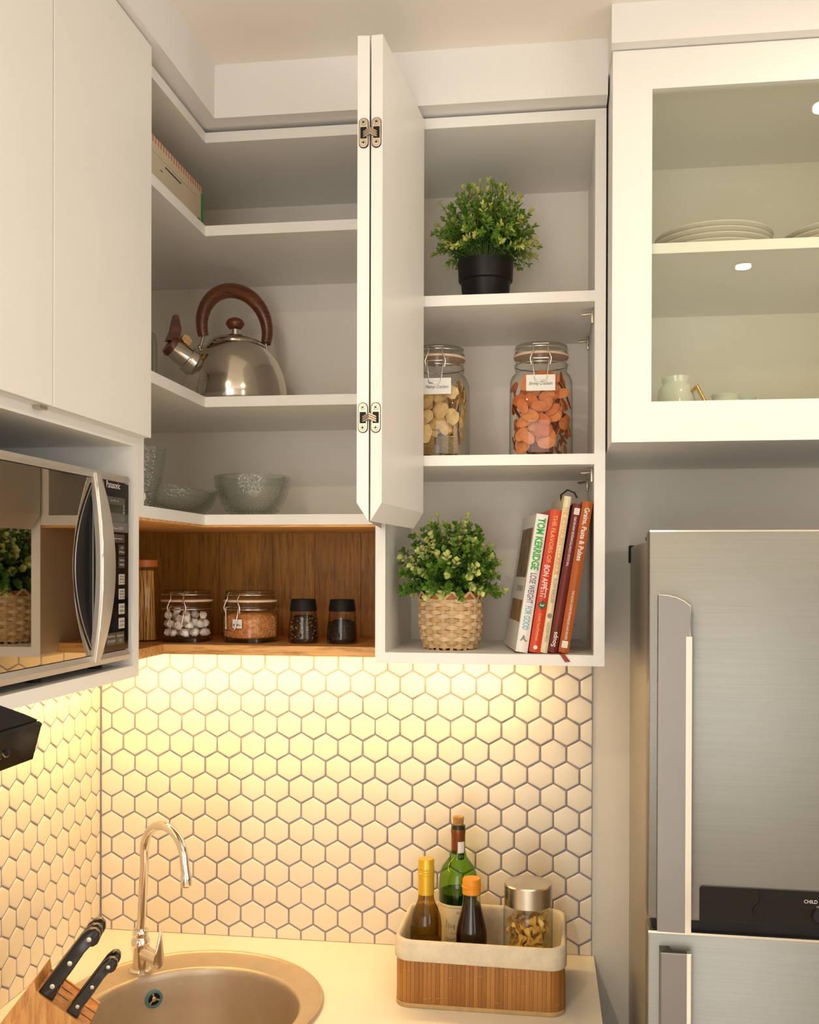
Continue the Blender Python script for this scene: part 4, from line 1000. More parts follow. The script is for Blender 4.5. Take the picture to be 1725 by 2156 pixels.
shaker('black-capped glass spice jar with speckled peppercorns in the oak niche', (.4960, -.190, ZN), pmat('pepper_dark', (.05, .028, .015), rough=.6, var=.4, scale=200), .052, 1, pmat('pepper_gold', (.50, .24, .06), rough=.5))
shaker('black-capped glass spice jar with dark powder in the oak niche', (.5710, -.192, ZN), pmat('spice_dark', (.028, .018, .012), rough=.7, var=.4, scale=150), .044, 2)
# tall pasta jar partly behind the microwave cabinet
SPAG = pmat('dry_spaghetti', (.72, .36, .06), rough=.5, var=.15, scale=30)
JP = (.1830, -.200, ZN)
t = thing('pasta_jar', 'tall slim glass jar of spaghetti with orange lid at the niche end', 'jar', JP)
part('glass_body', MB().lathe([(.0001, .0005), (.028, .0005), (.031, .004), (.031, .110), (.026, .130), (.0235, .136), (.0235, .146)], 36, cap1=False), GLASS, t, 60)
part('lid', MB().lathe([(.0001, .143), (.0255, .143), (.0262, .146), (.0258, .156), (.0001, .157)], 36), pmat('orange_lid', (.60, .17, .03), rough=.4), t, 40)
sg = MB(); q = random.Random(9)
for k in range(150):
    a, r = q.uniform(0, 6.28), .0255 * math.sqrt(q.random()); b_, r2 = a + q.uniform(-.6, .6), .0185 * math.sqrt(q.random())
    sg.tube([(r * math.cos(a), r * math.sin(a), .003), (r2 * math.cos(b_), r2 * math.sin(b_), .136)], .0009, 4)
o = link('spaghetti_filling', sg.mesh('spaghetti_filling', SPAG)); o.location = JP; tag(o, 'dry spaghetti standing inside the tall slim jar', 'pasta', kind='stuff')

# ------------------------------------------------------------------ plates and cups behind the glass door
PLATE = pmat('cream_china', (.76, .70, .62), rough=.25, var=.03, coat=.3)
plm = MB().lathe([(.0001, .001), (.055, .001), (.056, .0), (.060, .002), (.066, .006), (.094, .0165), (.0975, .0185), (.0970, .0198), (.0925, .0190), (.066, .0090), (.058, .0048), (.0001, .004)], 64).mesh('plate', PLATE, 40)
for si, (x, y, n) in enumerate(((1.2300, -.285, 4), (1.4450, -.270, 4))):
    names = ['lowest', 'second from the bottom', 'third from the bottom', 'topmost']
    for k in range(n):
        o = bpy.data.objects.new('plate', plm); COL.objects.link(o)
        o.location = (x + rnd.uniform(-.002, .002), y + rnd.uniform(-.002, .002), 2.1885 + .0096 * k)
        tag(o, 'cream china plate, %s in the stack %s' % (names[k], 'above the upturned cups' if si == 0 else 'farther from the open shelves'), 'plate', 'plates stacked behind the glass door')
PEARL = pmat('pearl_lustre', (.66, .70, .60), rough=.12, var=.10, scale=14, coat=.8, col2=(.70, .62, .60))
GOLD = pmat('gold_handle', (.72, .44, .14), rough=.22, metal=1.)
def cup(label, loc, r, hgt, tilt, handle, rz=0.):
    t = thing('teacup', label, 'cup', loc, rz, 'upturned cups behind the glass door'); t.rotation_euler = (0, tilt, rz)
    part('cup_wall', MB().lathe([(r * .92, .0), (r, .004), (r * 1.02, hgt * .35), (r * 1.0, hgt * .66), (r * .90, hgt * .82), (r * .72, hgt * .885), (r * .66, hgt * .91), (r * .70, hgt * .955), (r * .73, hgt), (r * .64, hgt), (r * .60, hgt * .93), (.0001, hgt * .92)], 44, cap0=False), PEARL, t, 45)
    if handle:
        part('handle', MB().tube([(r * .98, 0, hgt * .74), (r * 1.25, 0, hgt * .80), (r * 1.55, 0, hgt * .62), (r * 1.85, 0, hgt * .46), (r * 1.5, 0, hgt * .28), (r * 1.0, 0, hgt * .22)], [.0035, .0042, .0032, .0028, .0028, .003], 10), GOLD, t, 60)
cup('taller pearl-lustre cup turned upside down with gold handle under the plates', (1.1720, -.300, 1.8938), .0320, .1070, R(-3), True, R(-40))
cup('pearl-lustre cup upside down between the taller cup and one behind', (1.2563, -.262, 1.8922), .0335, .0835, 0, False)
cup('pearl-lustre cup turned upside down behind the other two', (1.2960, -.195, 1.8922), .0330, .0890, 0, False)

# ------------------------------------------------------------------ pot plants
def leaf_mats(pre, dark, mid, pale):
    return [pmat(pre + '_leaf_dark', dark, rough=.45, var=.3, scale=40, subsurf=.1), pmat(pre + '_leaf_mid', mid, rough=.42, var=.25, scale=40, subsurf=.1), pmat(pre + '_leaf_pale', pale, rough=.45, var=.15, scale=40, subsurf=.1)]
def bush(t, c, rx, ry, rz, n, llen, lwid, mats, seed, droop=0., tall=1., xmin=-1.):
    q = random.Random(seed); F = MB(); S = MB()
    for k in range(n):
        # even spread over a dome
        u = (k + .5) / n; th = math.acos(1 - u * 1.22); ph = k * 2.39996 + q.uniform(-.3, .3)
        d = Vector((math.sin(th) * math.cos(ph), math.sin(th) * math.sin(ph), math.cos(th)))
        s = q.uniform(.80, 1.10) * (q.uniform(1.0, 1.16) if q.random() < .2 else 1)
        tip = Vector((c[0] + d.x * rx * s, c[1] + d.y * ry * s, c[2] + d.z * rz * s * tall + (-droop if d.z < 0 else 0)))
        tip.x = max(tip.x, xmin)
        base = Vector((c[0] + d.x * rx * .22, c[1] + d.y * ry * .22, c[2] - rz * .32))
        ctrl = base.lerp(tip, .5) + Vector((0, 0, .25 * rz * (1 - abs(d.z))))
        pts = [base.lerp(ctrl, w).lerp(ctrl.lerp(tip, w), w) for w in [i / 9 for i in range(10)]]
        S.tube(pts, [.0011 - .0006 * i / 9 for i in range(10)], 4)
        # side twigs carry whorls of leaves
        bright = q.random()
        for i in range(3, 10):
            ax = (pts[min(i + 1, 9)] - pts[i - 1]).normalized()
            nl = 3 if i < 9 else 6
            for w in range(nl):
                a = w * 2 * math.pi / nl + i * 1.1 + q.uniform(-.4, .4)
                o_ = ax.orthogonal().normalized(); o_ = Matrix.Rotation(a, 3, ax) @ o_
                op = (.85 if i < 9 else .55) * q.uniform(.8, 1.2)
                dirv = (o_ * op + ax * (1 - op * .5)).normalized()
                L = llen * q.uniform(.75, 1.2) * (1 if i < 8 else .85); wd = lwid * q.uniform(.8, 1.15)
                side = dirv.cross(ax); side = side.normalized() if side.length > 1e-4 else o_.cross(ax)
                upv = side.cross(dirv).normalized(); p = pts[i] + ax * q.uniform(-.003, .003)
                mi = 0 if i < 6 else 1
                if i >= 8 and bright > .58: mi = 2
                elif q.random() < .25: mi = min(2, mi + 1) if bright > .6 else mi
                V = [p, p + dirv * L * .35 + side * wd * .42 + upv * L * .05, p + dirv * L * .78 + side * wd * .46 + upv * L * .06, p + dirv * L - upv * L * .02, p + dirv * L * .78 - side * wd * .46 + upv * L * .06, p + dirv * L * .35 - side * wd * .42 + upv * L * .05, p + dirv * L * .5 - upv * L * .05]
                F.add([tuple(x) for x in V], [(0, 1, 6), (1, 2, 6), (2, 3, 6), (3, 4, 6), (4, 5, 6), (5, 0, 6)], mi)
    part('stems', S, pmat('plant_stem', (.10, .16, .03), rough=.6), t, kind='stuff')
    part('foliage', F, mats, t, kind='stuff')
PL1 = (.8390, -.195, 2.1434)
t = thing('potted_plant', 'bushy fine-leaved green plant in black pot on the top open shelf', 'plant', PL1)
POT = pmat('black_plastic_pot', (.013, .012, .011), spec=.25, rough=.42, var=.2, scale=30)
part('pot', MB().lathe([(.0001, .0005), (.0385, .0005), (.0400, .003), (.0455, .058), (.0490, .0595), (.0498, .062), (.0512, .0930), (.0515, .0955), (.0490, .0955), (.0475, .062), (.0440, .058)], 48, cap1=False), POT, t, 40)
part('soil', MB().lathe([(.0475, .082), (.0001, .086)], 30, cap0=False), pmat('soil', (.05, .035, .02), rough=.95, var=.4, scale=90, bump=.8, bscale=200), t)
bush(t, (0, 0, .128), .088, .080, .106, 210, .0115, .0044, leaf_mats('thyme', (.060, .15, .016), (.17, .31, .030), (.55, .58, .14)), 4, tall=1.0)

def woven_planter(t, prof, n_st, rows):
    """over-and-under weave: weft strips wave round the stakes"""
    def rad(z):
        for (r0, z0), (r1, z1) in zip(prof[:-1], prof[1:]):
            if z <= z1: return r0 + (r1 - r0) * (z - z0) / (z1 - z0)
        return prof[-1][0]
    zt = prof[-1][1]; wv = MB(); per = 8; N = n_st * per; q = random.Random(2)
    hh = (zt * .845) / rows
    for rw in range(rows):
        z = .003 + hh * (rw + .5); rings = []; off = rw % 2
        jit = [q.uniform(-.0009, .0009) for _ in range(n_st)]
        for k in range(N):
            a = 2 * math.pi * k / N; wob = math.cos(math.pi * k / per + math.pi * off)
            r = rad(z) + .0021 * wob; zz = z + jit[(k // per) % n_st]; hw_ = hh * (.50 + .10 * wob)
            cs, sn = math.cos(a), math.sin(a)
            rings.append([((r + .0010) * cs, (r + .0010) * sn, zz + hw_), ((r + .0016) * cs, (r + .0016) * sn, zz), ((r + .0010) * cs, (r + .0010) * sn, zz - hw_), ((r - .0008) * cs, (r - .0008) * sn, zz)])
        wv.loft(rings, mi=rw % 3, closed=True)
    part('weave', wv, [pmat('palm_strip_a', (.66, .45, .23), rough=.6, var=.2, scale=30, bump=.2, bscale=120), pmat('palm_strip_b', (.58, .37, .17), rough=.6, var=.2, scale=30, bump=.2, bscale=120), pmat('palm_strip_c', (.72, .52, .30), rough=.6, var=.2, scale=30, bump=.2, bscale=120)], t, 50, kind='stuff')
    STK = pmat('palm_stake', (.68, .48, .26), rough=.6, var=.15, scale=30)
    for k in range(n_st):
        a = 2 * math.pi * k / n_st; pts = []
        for z in [zt * .86 * i / 12 for i in range(13)]: pts.append((rad(z) * math.cos(a), rad(z) * math.sin(a), z))
        st = MB(); rr = []
        for p in pts:
            tn = Vector((-math.sin(a), math.cos(a), 0)) * .0030; rd = Vector((math.cos(a), math.sin(a), 0)) * .0007
            rr.append([tuple(Vector(p) + tn + rd), tuple(Vector(p) - tn + rd), tuple(Vector(p) - tn - rd), tuple(Vector(p) + tn - rd)])
        part('stake', st.loft(rr), STK, t)
    nz = n_st // 2
    for k in range(nz):
        for sg in (1, -1):
            a0 = 2 * math.pi * k / nz; a1 = a0 + sg * math.pi / nz; rr = []
            for i in range(5):
                w = i / 4; a = a0 + (a1 - a0) * w; z = zt * (.85 + .15 * w); r = rad(z) + .0012 + (.0006 if sg > 0 else 0)
                for_ = Vector((math.cos(a), math.sin(a), 0)); tn = Vector((-math.sin(a), math.cos(a), 0))
                rr.append([tuple(for_ * (r + .0006) + tn * .0032 + Vector((0, 0, z))), tuple(for_ * (r + .0006) - tn * .0032 + Vector((0, 0, z))), tuple(for_ * (r - .0004) - tn * .0032 + Vector((0, 0, z))), tuple(for_ * (r - .0004) + tn * .0032 + Vector((0, 0, z)))])
            part('rim_strip', MB().loft(rr), STK, t)
PL2 = (.7800, -.235, 1.5320)
t = thing('potted_plant', 'round-leaved green plant in pale woven basket planter beside the cookbooks', 'plant', PL2)
woven_planter(t, [(.044, 0), (.047, .006), (.0525, .022), (.0555, .045), (.0560, .070), (.0565, .104)], 22, 13)
part('inner_pot', MB().lathe([(.0001, .003), (.040, .003), (.0445, .012), (.0525, .060), (.0545, .1005), (.0525, .1005), (.0500, .080), (.0001, .080)], 40), pmat('terracotta_pot', (.52, .20, .05), rough=.6, var=.15, scale=30), t, 40)
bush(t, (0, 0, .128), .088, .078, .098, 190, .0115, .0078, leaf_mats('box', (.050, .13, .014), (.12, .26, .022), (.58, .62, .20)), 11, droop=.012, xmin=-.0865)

# ------------------------------------------------------------------ cookbooks leaning against the cabinet side
PAGES = pmat('book_pages', (.72, .66, .55), rough=.85, var=.12, scale=200, stretch=(60, 1, 1))
def book(label, bx_, th, hgt, lean, rz, dep, cover, texts, flip=False, yf=-.318, z0=1.5325):
    """spine faces the room; bx_ = x of the spine's lower right corner on the shelf"""
    t = thing('cookbook', label, 'book', (bx_, yf, z0), group='cookbooks leaning in the open cabinet')
    t.rotation_euler = Matrix.Rotation(rz, 3, 'Z').to_euler()
    M = Matrix.Rotation(lean, 4, 'Y')
    c = MB().box(-th, 0, 0, dep, 0, .0025).box(-th, 0, 0, dep, 0, .0025)
    c = MB()
    c.box(-th, -th + .0022, .002, dep, 0, hgt, M=M); c.box(-.0022, 0, .002, dep, 0, hgt, M=M)
    sp = []
    for k in range(9):
        u = k / 8; sp.append((-th + th * u, .0022 - .0032 * math.sin(math.pi * u)))
    poly = sp + [(0, .0044), (-th, .0044)]
    c.prism(poly, 0, hgt, M=M)
    cv = part('cover', c, cover, t, 40)
    part('page_block', MB().box(-th + .0022, -.0022, .0044, dep - .004, .003, hgt - .003, M=M), PAGES, t)
    for body, zc, cap, wid, mat, kw in texts:
        dn = -1 if not kw.get('up') else 1
        xo = kw.get('x', 0.)
        o = M @ Vector((-th / 2 + xo, -.0016, zc)); r = M.to_3x3() @ Vector((0, 0, dn)); u = M.to_3x3() @ Vector((-dn * -1 if False else (1 if dn < 0 else -1), 0, 0))
        lettering(body, o, r, u, cap, wid, mat, cv, shear=kw.get('shear', 0.), bold=kw.get('bold', 0.))
    return t, cv, M
GREEN = pmat('print_green', (.04, .42, .06), rough=.6); NAVY = pmat('print_navy', (.05, .05, .16), rough=.6); TEAL = pmat('print_teal', (.02, .38, .52), rough=.6)
GREYI = pmat('print_grey', (.25, .23, .21), rough=.6); WPR = pmat('print_white', (.86, .83, .78), rough=.6); YPR = pmat('print_yellow', (.85, .55, .12), rough=.6); ORP = pmat('print_orange', (.75, .36, .05), rough=.6); DRED = pmat('print_redline', (.40, .02, .01), rough=.6)
t, cv, M = book('white cookbook with green and blue spine lettering, first in the row beside the plant', .9205, .0205, .2385, R(8.6), R(9), .185, pmat('cover_white', (.82, .80, .76), rough=.45, var=.03),
     [('TOM KERRIDGE', .1870, .0135, .089, GREEN, dict(bold=.03)), ('LOSE WEIGHT', .1105, .0105, .052, NAVY, {}), ('FOR GOOD', .0595, .0105, .0405, TEAL, {})])
lettering('A.', M @ Vector((-.0100, -.0018, .0245)), M.to_3x3() @ Vector((1, 0, 0)), M.to_3x3() @ Vector((0, 0, 1)), .0105, .0120, GREYI, cv, bold=.03)
ph = pmat('cover_photo', (.30, .19, .10), rough=.5, var=.6, scale=40, col2=(.10, .06, .03))
part('cover_print', MB().box(-.0209, -.0205, .018, .150, .128, .215, M=M), ph, cv)
part('cover_print', MB().box(-.0209, -.0205, .010, .150, .050, .088, M=M), pmat('cover_photo_b', (.42, .24, .09), rough=.5, var=.5, scale=40), cv)
lettering('LOSE WEIGHT', M @ Vector((-.0207, .070, .108)), (0, -1, 0), M.to_3x3() @ Vector((0, 0, 1)), .010, .080, GREYI, cv)
t, cv, M = book('red cookbook with white title and green diamond on its spine', .9418, .0190, .2460, R(8.6), R(8), .185, pmat('cover_red', (.64, .055, .020), rough=.4, var=.1, scale=12),
     [('THE FLAVORS OF', .1960, .0070, .082, YPR, {}), ('BON APP\u00c9TIT', .1225, .0125, .056, WPR, dict(bold=.01)), ('Cond\u00e9 Nast/Pantheon', .0440, .0048, .046, YPR, {})])
Md = M @ Matrix.Translation((-.0095, -.0013, .0820))
part('spine_diamond', MB().prism([(-.0075, 0), (0, -.0085), (.0075, 0), (0, .0085)], -.0002, .0006, M=Md @ Matrix.Rotation(R(90), 4, 'X')), pmat('diamond_green', (.01, .10, .03), rough=.5), cv)
lettering('3', Md @ Vector((0, -.0012, 0)), M.to_3x3() @ Vector((0, 0, -1)), M.to_3x3() @ Vector((1, 0, 0)), .0070, .0045, WPR, cv)
part('spine_emblem', MB().lathe([(.0001, .0004), (.0035, .0004), (.0035, 0)], 14, M=M @ Matrix.Translation((-.0095, -.0012, .0090)) @ Matrix.Rotation(R(90), 4, 'X')), WPR, cv)
t, cv, M = book('tall thin cream cookbook with gold lettering between two red ones', .9540, .0118, .2700, R(8.6), R(6.5), .185, pmat('cover_cream', (.80, .70, .46), rough=.5, var=.08, scale=12),
     [('THE AUSTRALIAN COOKBOOK', .1930, .0085, .1180, ORP, {}), ('ELLEN SINCLAIR', .1070, .0048, .042, GREYI, {}), ('GOLDEN PRESS', .0360, .0043, .034, GREYI, {})])
part('spine_emblem', MB().lathe([(.0001, .0004), (.0040, .0004), (.0040, 0)], 16, M=M @ Matrix.Translation((-.0059, -.0012, .0640)) @ Matrix.Rotation(R(90), 4, 'X')), GREYI, cv)
part('ribbon', MB().tube([(.029, .05, .262), (.026, .03, .272), (.034, .005, .279), (.045, -.004, .2735), (.0500, .004, .266)], .0016, 5), pmat('dark_ribbon', (.03, .012, .008), rough=.6), t)
t, cv, M = book('dark maroon cookbook standing upside down beside the orange one', .9702, .0152, .2570, R(9.5), R(3.5), .185, pmat('cover_maroon', (.155, .018, .014), rough=.5, var=.2, scale=20),
     [('Soups', .0235, .0100, .0255, WPR, dict(up=True, bold=.01)), ('THE GOOD COOK/TECHNIQUES AND RECIPES', .1920, .0045, .0850, WPR, dict(up=True))])
part('spine_emblem', MB().box(-.0120, -.0030, -.0012, -.0004, .2385, .2495, M=M), WPR, cv)
for k in range(3): part('emblem_line', MB().box(-.0110, -.0040, -.00135, -.0010, .2405 + k * .003, .2412 + k * .003, M=M), DRED, cv)
t, cv, M = book('orange cookbook with white lettering leaning on the cabinet side', .9896, .0172, .2605, R(9.0), R(2.0), .185, pmat('cover_orange', (.46, .105, .012), rough=.5, var=.2, scale=20),
     [('Grains, Pasta & Pulses', .2040, .0100, .0905, WPR, dict(bold=.012)), ('THE GOOD COOK/TECHNIQUES AND RECIPES', .0650, .0045, .0840, WPR, {})])
part('spine_emblem', MB().box(-.0135, -.0035, -.0014, -.0004, .0090, .0205, M=M), WPR, cv)
for k in range(3): part('emblem_line', MB().box(-.0125, -.0045, -.0016, -.0012, .0110 + k * .003, .0117 + k * .003, M=M), ORP, cv)
rb = MB(); rr = []
for x, y, z, w in ((-.012, .010, .0003, .0035), (-.012, -.012, .0003, .0038), (-.0112, -.0196, .0003, .0039), (-.0100, -.0203, -.0010, .0040), (-.0065, -.0206, -.0060, .0042), (-.0020, -.0208, -.0120, .0045)):
    rr.append([(x - w, y, z), (x + w, y, z + .0005), (x + w, y - .0005, z + .0002), (x - w, y - .0005, z - .0003)])
part('bookmark_ribbon', rb.loft(rr), pmat('red_ribbon', (.28, .03, .015), rough=.5), t, label='dark red bookmark ribbon')

# ------------------------------------------------------------------ bamboo basket with bottles
BK = (.8380, -.1870, ZCT); BHW, BHD = .1480, .1030
bk = thing('storage_basket', 'bamboo slat basket with folded cream cloth liner on worktop', 'basket', BK, R(-.6))
def rrect(hw, hd, r, n=10):
    pts = []
    for cx, cy, a0 in ((hw - r, hd - r, 0), (-hw + r, hd - r, 90), (-hw + r, -hd + r, 180), (hw - r, -hd + r, 270)):
        for k in range(n + 1): pts.append((cx + r * math.cos(R(a0 + 90 * k / n)), cy + r * math.sin(R(a0 + 90 * k / n))))
    return pts
def along(poly, step):
    out = []; n = len(poly); acc = 0.; nxt = step / 2
    for i in range(n):
        p, q_ = Vector((*poly[i], 0)), Vector((*poly[(i + 1) % n], 0)); l = (q_ - p).length
        while l > 0 and nxt <= acc + l:
            d = (q_ - p).normalized(); out.append((p + d * (nxt - acc), d)); nxt += step
        acc += l
    return out
LIN = pmat('linen_lining', (.70, .62, .48), rough=.9, var=.12, scale=60, bump=.7, bscale=420)
part('wall_board', MB().loft([[(x, y, .004) for x, y in rrect(BHW - .002, BHD - .002, .026)], [(x, y, .112) for x, y in rrect(BHW - .002, BHD - .002, .026)]], cap1=False), LIN, bk, 40)
per = along(rrect(BHW, BHD, .028, 16), .00745)
smesh = [MB().box(-.0036, .0036, -.0012, .0010, .006, .0915, b=.0004).mesh('slat', pmat('bamboo_%d' % k, c, rough=.42, var=.35, scale=5, bump=.15, bscale=60, stretch=(30, 30, 1.5)), None) for k, c in enumerate(((.37, .155, .030), (.31, .120, .021), (.42, .185, .040)))]
for p, d in per:
    o = bpy.data.objects.new('slat', rnd.choice(smesh)); COL.objects.link(o); o.parent = bk
    n_ = Vector((d.y, -d.x, 0))
    o.matrix_local = Matrix(((d.x, -n_.x, 0, p.x), (d.y, -n_.y, 0, p.y), (0, 0, 1, rnd.uniform(-.0006, .0006)), (0, 0, 0, 1)))
nd = MB(); q = random.Random(21)
for p, d in per:
    if q.random() < .55:
        n_ = Vector((d.y, -d.x, 0)); z = q.choice((.018, .02, .050, .060, .066, .072)) + q.uniform(-.004, .004)
        nd.box(-.0034, .0034, -.0017, -.0010, z, z + .0009, M=Matrix(((d.x, -n_.x, 0, p.x), (d.y, -n_.y, 0, p.y), (0, 0, 1, 0), (0, 0, 0, 1))))
part('bamboo_nodes', nd, pmat('bamboo_node', (.50, .25, .09), rough=.5), bk, kind='stuff')
part('base_binding', MB().loft([[(x, y, z) for x, y in rrect(BHW + e, BHD + e, .029)] for z, e in ((.0, .0005), (.001, .0022), (.0065, .0026), (.0080, .0016))], cap1=False), pmat('binding_tape', (.48, .32, .14), rough=.8, var=.15, scale=60, bump=.5, bscale=300), bk, 40)
cl = []
def lring(z, e, seed, amp, wob=.0):
    q = random.Random(seed); pts = rrect(BHW + e, BHD + e, .030, 8); ph_ = q.uniform(0, 6)
    return [(x * (1 + amp * math.sin(9 * math.atan2(y, x) + ph_)), y * (1 + amp * math.sin(7 * math.atan2(y, x) + ph_)), z + wob * math.sin(5 * math.atan2(y, x) + ph_) + wob * .6 * math.sin(11 * math.atan2(y, x))) for x, y in pts]
cl = [lring(.0825, .0030, 1, .002, .0022), lring(.0840, .0042, 1, .002, .0022), lring(.100, .0046, 2, .002), lring(.1140, .0040, 2, .0015), lring(.1185, .0024, 3, .001, .0006), lring(.1200, .0000, 3, .001, .0006), lring(.1190, -.0030, 3, .001, .0006), lring(.1140, -.0055, 4, .002), lring(.090, -.0065, 5, .005), lring(.050, -.0075, 6, .006), lring(.008, -.0085, 6, .004)]
part('cloth_liner', MB().loft(cl, cap0=False, cap1=True), LIN, bk, 60)

def lettering_cyl(body, rad, ang, z, cap, wid, mat, parent, **kw):
    o = lettering(body, (0, 0, 0), (1, 0, 0), (0, 1, 0), cap, wid, mat, parent, **kw)
    for v in o.data.vertices:
        a = ang + v.co.x / rad; v.co = Vector((rad * math.cos(a), rad * math.sin(a), z + v.co.y))
    return o
FLOORZ = ZCT + .0085
OILG = glass('olive_glass', (.62, .46, .10), (.16, .11, .02), rough=.03)
GRNG = glass('green_glass', (.46, .72, .16), (.06, .16, .02), rough=.03)
YCAP = pmat('yellow_cap', (.72, .46, .035), rough=.30, metal=.35, var=.1, scale=20)
t = thing('oil_bottle', 'olive glass bottle with yellow screw cap standing in the basket', 'bottle', (.7340, -.2120, FLOORZ), group='bottles in the basket')
part('glass_body', MB().lathe([(.0001, .0005), (.0270, .0005), (.0290, .004), (.0292, .1080), (.0285, .1200), (.0265, .1310), (.0225, .1420), (.0175, .1520), (.0148, .1600), (.0140, .1680), (.0138, .190)], 40, cap1=False), OILG, t, 60)
o = link('oil', MB().lathe([(.0001, .003), (.0260, .003), (.0272, .008), (.0272, .0850), (.0001, .0852)], 32).mesh('oil', pmat('dark_oil', (.03, .02, .004), rough=.1), 50), t)
part('cap', MB().lathe([(.0146, .1695), (.0150, .1700), (.0150, .2050), (.0156, .2060), (.0156, .2085), (.0150, .2095), (.0155, .2105), (.0155, .2125), (.0149, .2140), (.0154, .2155), (.0154, .2190), (.0148, .2205), (.0148, .2320), (.0140, .2345), (.0001, .2348)], 40), YCAP, t, 30)
t = thing('wine_bottle', 'tall green wine bottle with cork and cream label behind the others', 'bottle', (.7865, -.1380, FLOORZ), group='bottles in the basket')
part('glass_body', MB().lathe([(.0001, .0005), (.0345, .0005), (.0368, .004), (.0370, .1650), (.0365, .1780), (.0345, .1900), (.0300, .2010), (.0230, .2100), (.0165, .2190), (.0135, .2300), (.0128, .2480), (.0126, .2740)], 48, cap1=False), GRNG, t, 60)
part('wine', MB().lathe([(.0001, .003), (.0335, .003), (.0350, .008), (.0350, .1545), (.0001, .1548)], 40), pmat('dark_wine', (.012, .030, .004), rough=.08), t, 50)
part('lip', MB().lathe([(.0118, .2715), (.0135, .2725), (.0135, .2790), (.0112, .2800), (.0095, .2800)], 32, cap0=False, cap1=False), pmat('lip_green', (.015, .03, .01), rough=.08), t, 40)
part('foil_capsule', MB().lathe([(.0132, .2260), (.0134, .2265), (.0134, .2620), (.0140, .2640), (.0142, .2700), (.0138, .2725)], 36, cap0=False, cap1=False), pmat('copper_foil', (.24, .075, .025), rough=.35, metal=.5, var=.2, scale=30), t, 40)
part('cork', MB().lathe([(.0090, .2740), (.0096, .2800), (.0110, .2930), (.0100, .2950), (.0001, .2952)], 24), pmat('cork', (.50, .26, .08), rough=.9, var=.45, scale=120, bump=.5, bscale=200), t, 40)
def cyl_patch(r, a0, a1, z0, z1, n=24):
    m = MB(); v = []
    for k in range(n + 1):
        a = a0 + (a1 - a0) * k / n; v += [(r * math.cos(a), r * math.sin(a), z0), (r * math.cos(a), r * math.sin(a), z1)]
    return m.add(v, [(2 * k, 2 * k + 2, 2 * k + 3, 2 * k + 1) for k in range(n)])
lbm = pmat('cream_label', (.74, .62, .36), rough=.7, var=.06, scale=20)
lb = part('label', cyl_patch(.0373, R(-170), R(-10), .030, .1370, 36), lbm, t, 60)
GI = pmat('label_ink', (.10, .07, .04), rough=.7)
FA = R(-90 + 4)
part('label_line', cyl_patch(.0375, R(-170), R(-10), .1315, .1320, 36), GI, lb, 60)
lettering_cyl('2012', .0376, FA + .10, .1235, .0045, .013, GI, lb)
ch = MB()
for x, w, z0, z1 in ((-.0215, .0025, .092, .112), (-.012, .006, .092, .1035), (0, .008, .092, .1020), (.010, .006, .092, .1035), (.0205, .003, .092, .1085)):
    for kk in range(3): ch.add([tuple(Vector((.0375 * math.cos(FA + (x + s * w) / .0375), .0375 * math.sin(FA + (x + s * w) / .0375), zz))) for s, zz in ((-1 + kk * .7, z0 + kk * .002), (-.6 + kk * .7, z0 + kk * .002), (-.6 + kk * .7, z1 - kk * .002), (-1 + kk * .7, z1 - kk * .002))], [(0, 1, 2, 3)])
part('label_drawing', ch, pmat('etch_ink', (.40, .30, .15), rough=.7), lb)
lettering_cyl('CRU BOURGEOIS', .0376, FA, .0845, .0028, .026, GI, lb)
lettering_cyl('CHATEAU BEL', .0376, FA, .0725, .0070, .050, GI, lb)
lettering_cyl('HAUT-MEDOC', .0376, FA, .0610, .0050, .040, GI, lb)
ns = part('neck_sticker', cyl_patch(.0137, R(-88), R(-28), .2280, .2500, 10), PAPER, t, 60)
part('neck_strip', cyl_patch(.0136, R(-88), R(-28), .2160, .2278, 10), BLACKM, t, 60)
lettering_cyl('03', .0138, R(-62), .2222, .0050, .0075, WPR, ns)
t = thing('sauce_bottle', 'dark sauce bottle with orange flip cap standing in the basket', 'bottle', (.8190, -.2250, FLOORZ), group='bottles in the basket')
part('glass_body', MB().lathe([(.0001, .0005), (.0265, .0005), (.0282, .004), (.0284, .060), (.0272, .064), (.0284, .068), (.0284, .1050), (.0274, .1120), (.0250, .1250), (.0205, .1430), (.0172, .1580), (.0158, .1700), (.0156, .1840)], 40, cap1=False), glass('clear_bottle', (.95, .93, .88), (.45, .38, .28)), t, 60)
part('sauce', MB().lathe([(.0001, .003), (.0258, .003), (.0270, .008), (.0272, .1045), (.0262, .1120), (.0238, .1250), (.0193, .1430), (.0162, .1575), (.0155, .1610), (.0001, .1612)], 36), pmat('soy_sauce', (.014, .005, .0025), rough=.2, spec=.2), t, 50)
part('cap', MB().lathe([(.0160, .1780), (.0168, .1785), (.0168, .1895), (.0182, .1905), (.0182, .1925), (.0168, .1935), (.0166, .2040), (.0155, .2060), (.0001, .2062)], 40), pmat('orange_cap', (.70, .27, .012), rough=.4, var=.08), t, 35)
part('cap_tab', MB().box(.0165, .0205, -.004, .004, .1895, .1925, b=.0008), pmat('orange_cap', (.70, .27, .012)), t)
PJ = (.9200, -.1800, FLOORZ)
t = thing('storage_jar', 'round glass jar of bow-tie pasta with brushed steel lid in the basket', 'jar', PJ)
part('glass_body', MB().lathe([(.0001, .0005), (.0430, .0005), (.0452, .004), (.0455, .1380), (.0440, .1440), (.0425, .1470), (.0425, .1560)], 56, cap1=False), GLASS, t, 60)
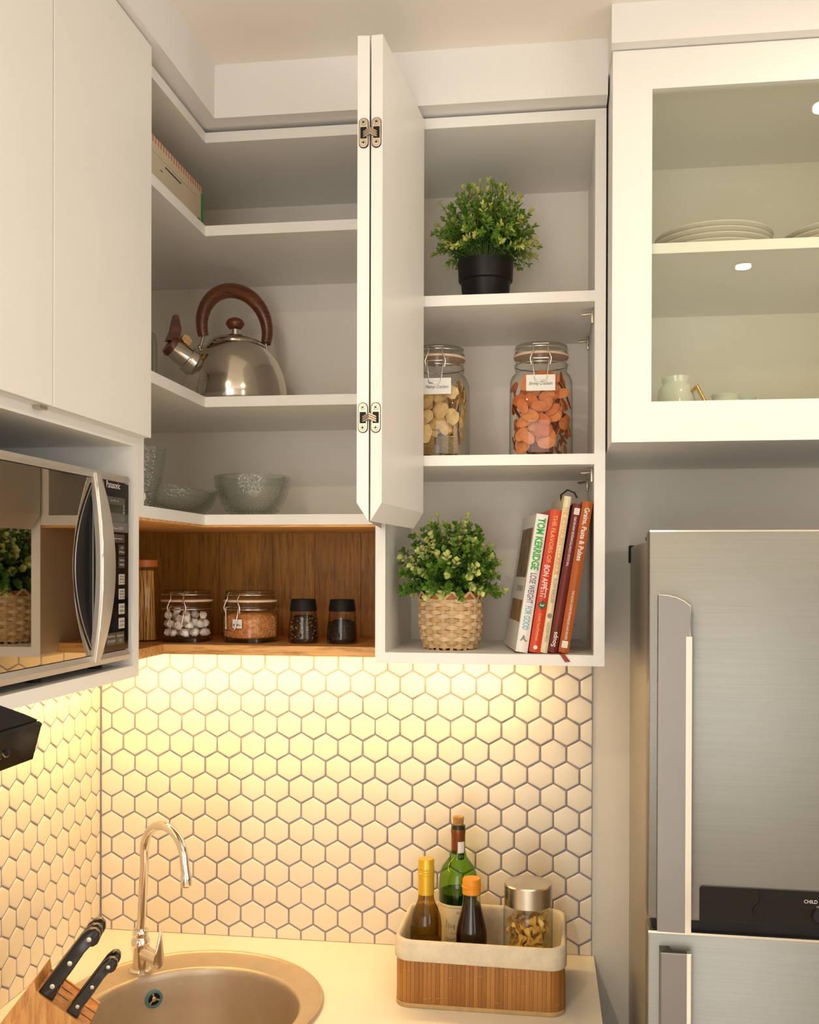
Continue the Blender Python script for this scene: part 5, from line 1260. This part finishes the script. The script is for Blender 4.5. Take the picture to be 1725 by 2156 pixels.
part('lid', MB().lathe([(.0435, .1500), (.0440, .1505), (.0440, .1860), (.0425, .1885), (.0001, .1890)], 64), pmat('spun_steel', (.62, .56, .47), rough=.26, metal=1., aniso=.6), t, 30)
PASTA = [pmat('bow_pasta_a', (.86, .56, .15), rough=.5, var=.15, scale=40, subsurf=.1), pmat('bow_pasta_b', (.78, .48, .11), rough=.5, var=.15, scale=40, subsurf=.1)]
def bow(seed):
    q = random.Random(seed); m = MB(); nx, ny = 8, 6; v = []; f = []
    for i in range(nx + 1):
        x = -1 + 2 * i / nx
        for k in range(ny + 1):
            y = -1 + 2 * k / ny; pinch = .34 + .66 * abs(x) ** .8
            zig = .06 * (1 if k % 2 else -1) if i in (0, nx) else 0
            v.append(((x + zig) * .0165, y * .0115 * pinch, .0045 * math.cos(y * math.pi * 1.4) * (1 - abs(x)) + .0022 * math.sin(x * 4 + y * 2 + seed)))
    W_ = ny + 1
    for i in range(nx):
        for k in range(ny): f.append((i * W_ + k, (i + 1) * W_ + k, (i + 1) * W_ + k + 1, i * W_ + k + 1))
    n = len(v); v += [(x, y, z - .0011) for x, y, z in v]; f += [tuple(n + j for j in ff[::-1]) for ff in f]
    m.add(v, f); return m.mesh('bow_pasta', PASTA[seed % 2], 50)
bows = [bow(k) for k in range(4)]
def bow_gen(k, tr):
    a = rnd.uniform(0, 6.283); r = .036 * math.sqrt(rnd.random()); z = .016 + .118 * ((k + rnd.uniform(-1, 2)) / 64 if tr < 30 else rnd.random())
    nrm = (Vector((math.cos(a), math.sin(a), 0)) + Vector([rnd.uniform(-.7, .7) for _ in range(3)])).normalized()
    return Matrix.Translation((r * math.cos(a), r * math.sin(a), z)) @ nrm.to_track_quat('Z', 'Y').to_matrix().to_4x4() @ Matrix.Rotation(rnd.uniform(0, 6.28), 4, 'Z') @ Matrix.Scale(rnd.uniform(.82, .95), 4)
pack('bow_pasta', 'yellow bow-tie pasta piece in the steel-lidded jar', 'pasta', 'pasta bows in the jar', bows, PJ, 64, bow_gen, jar_ok(.0440, 2., .0015, .142), tries=200)
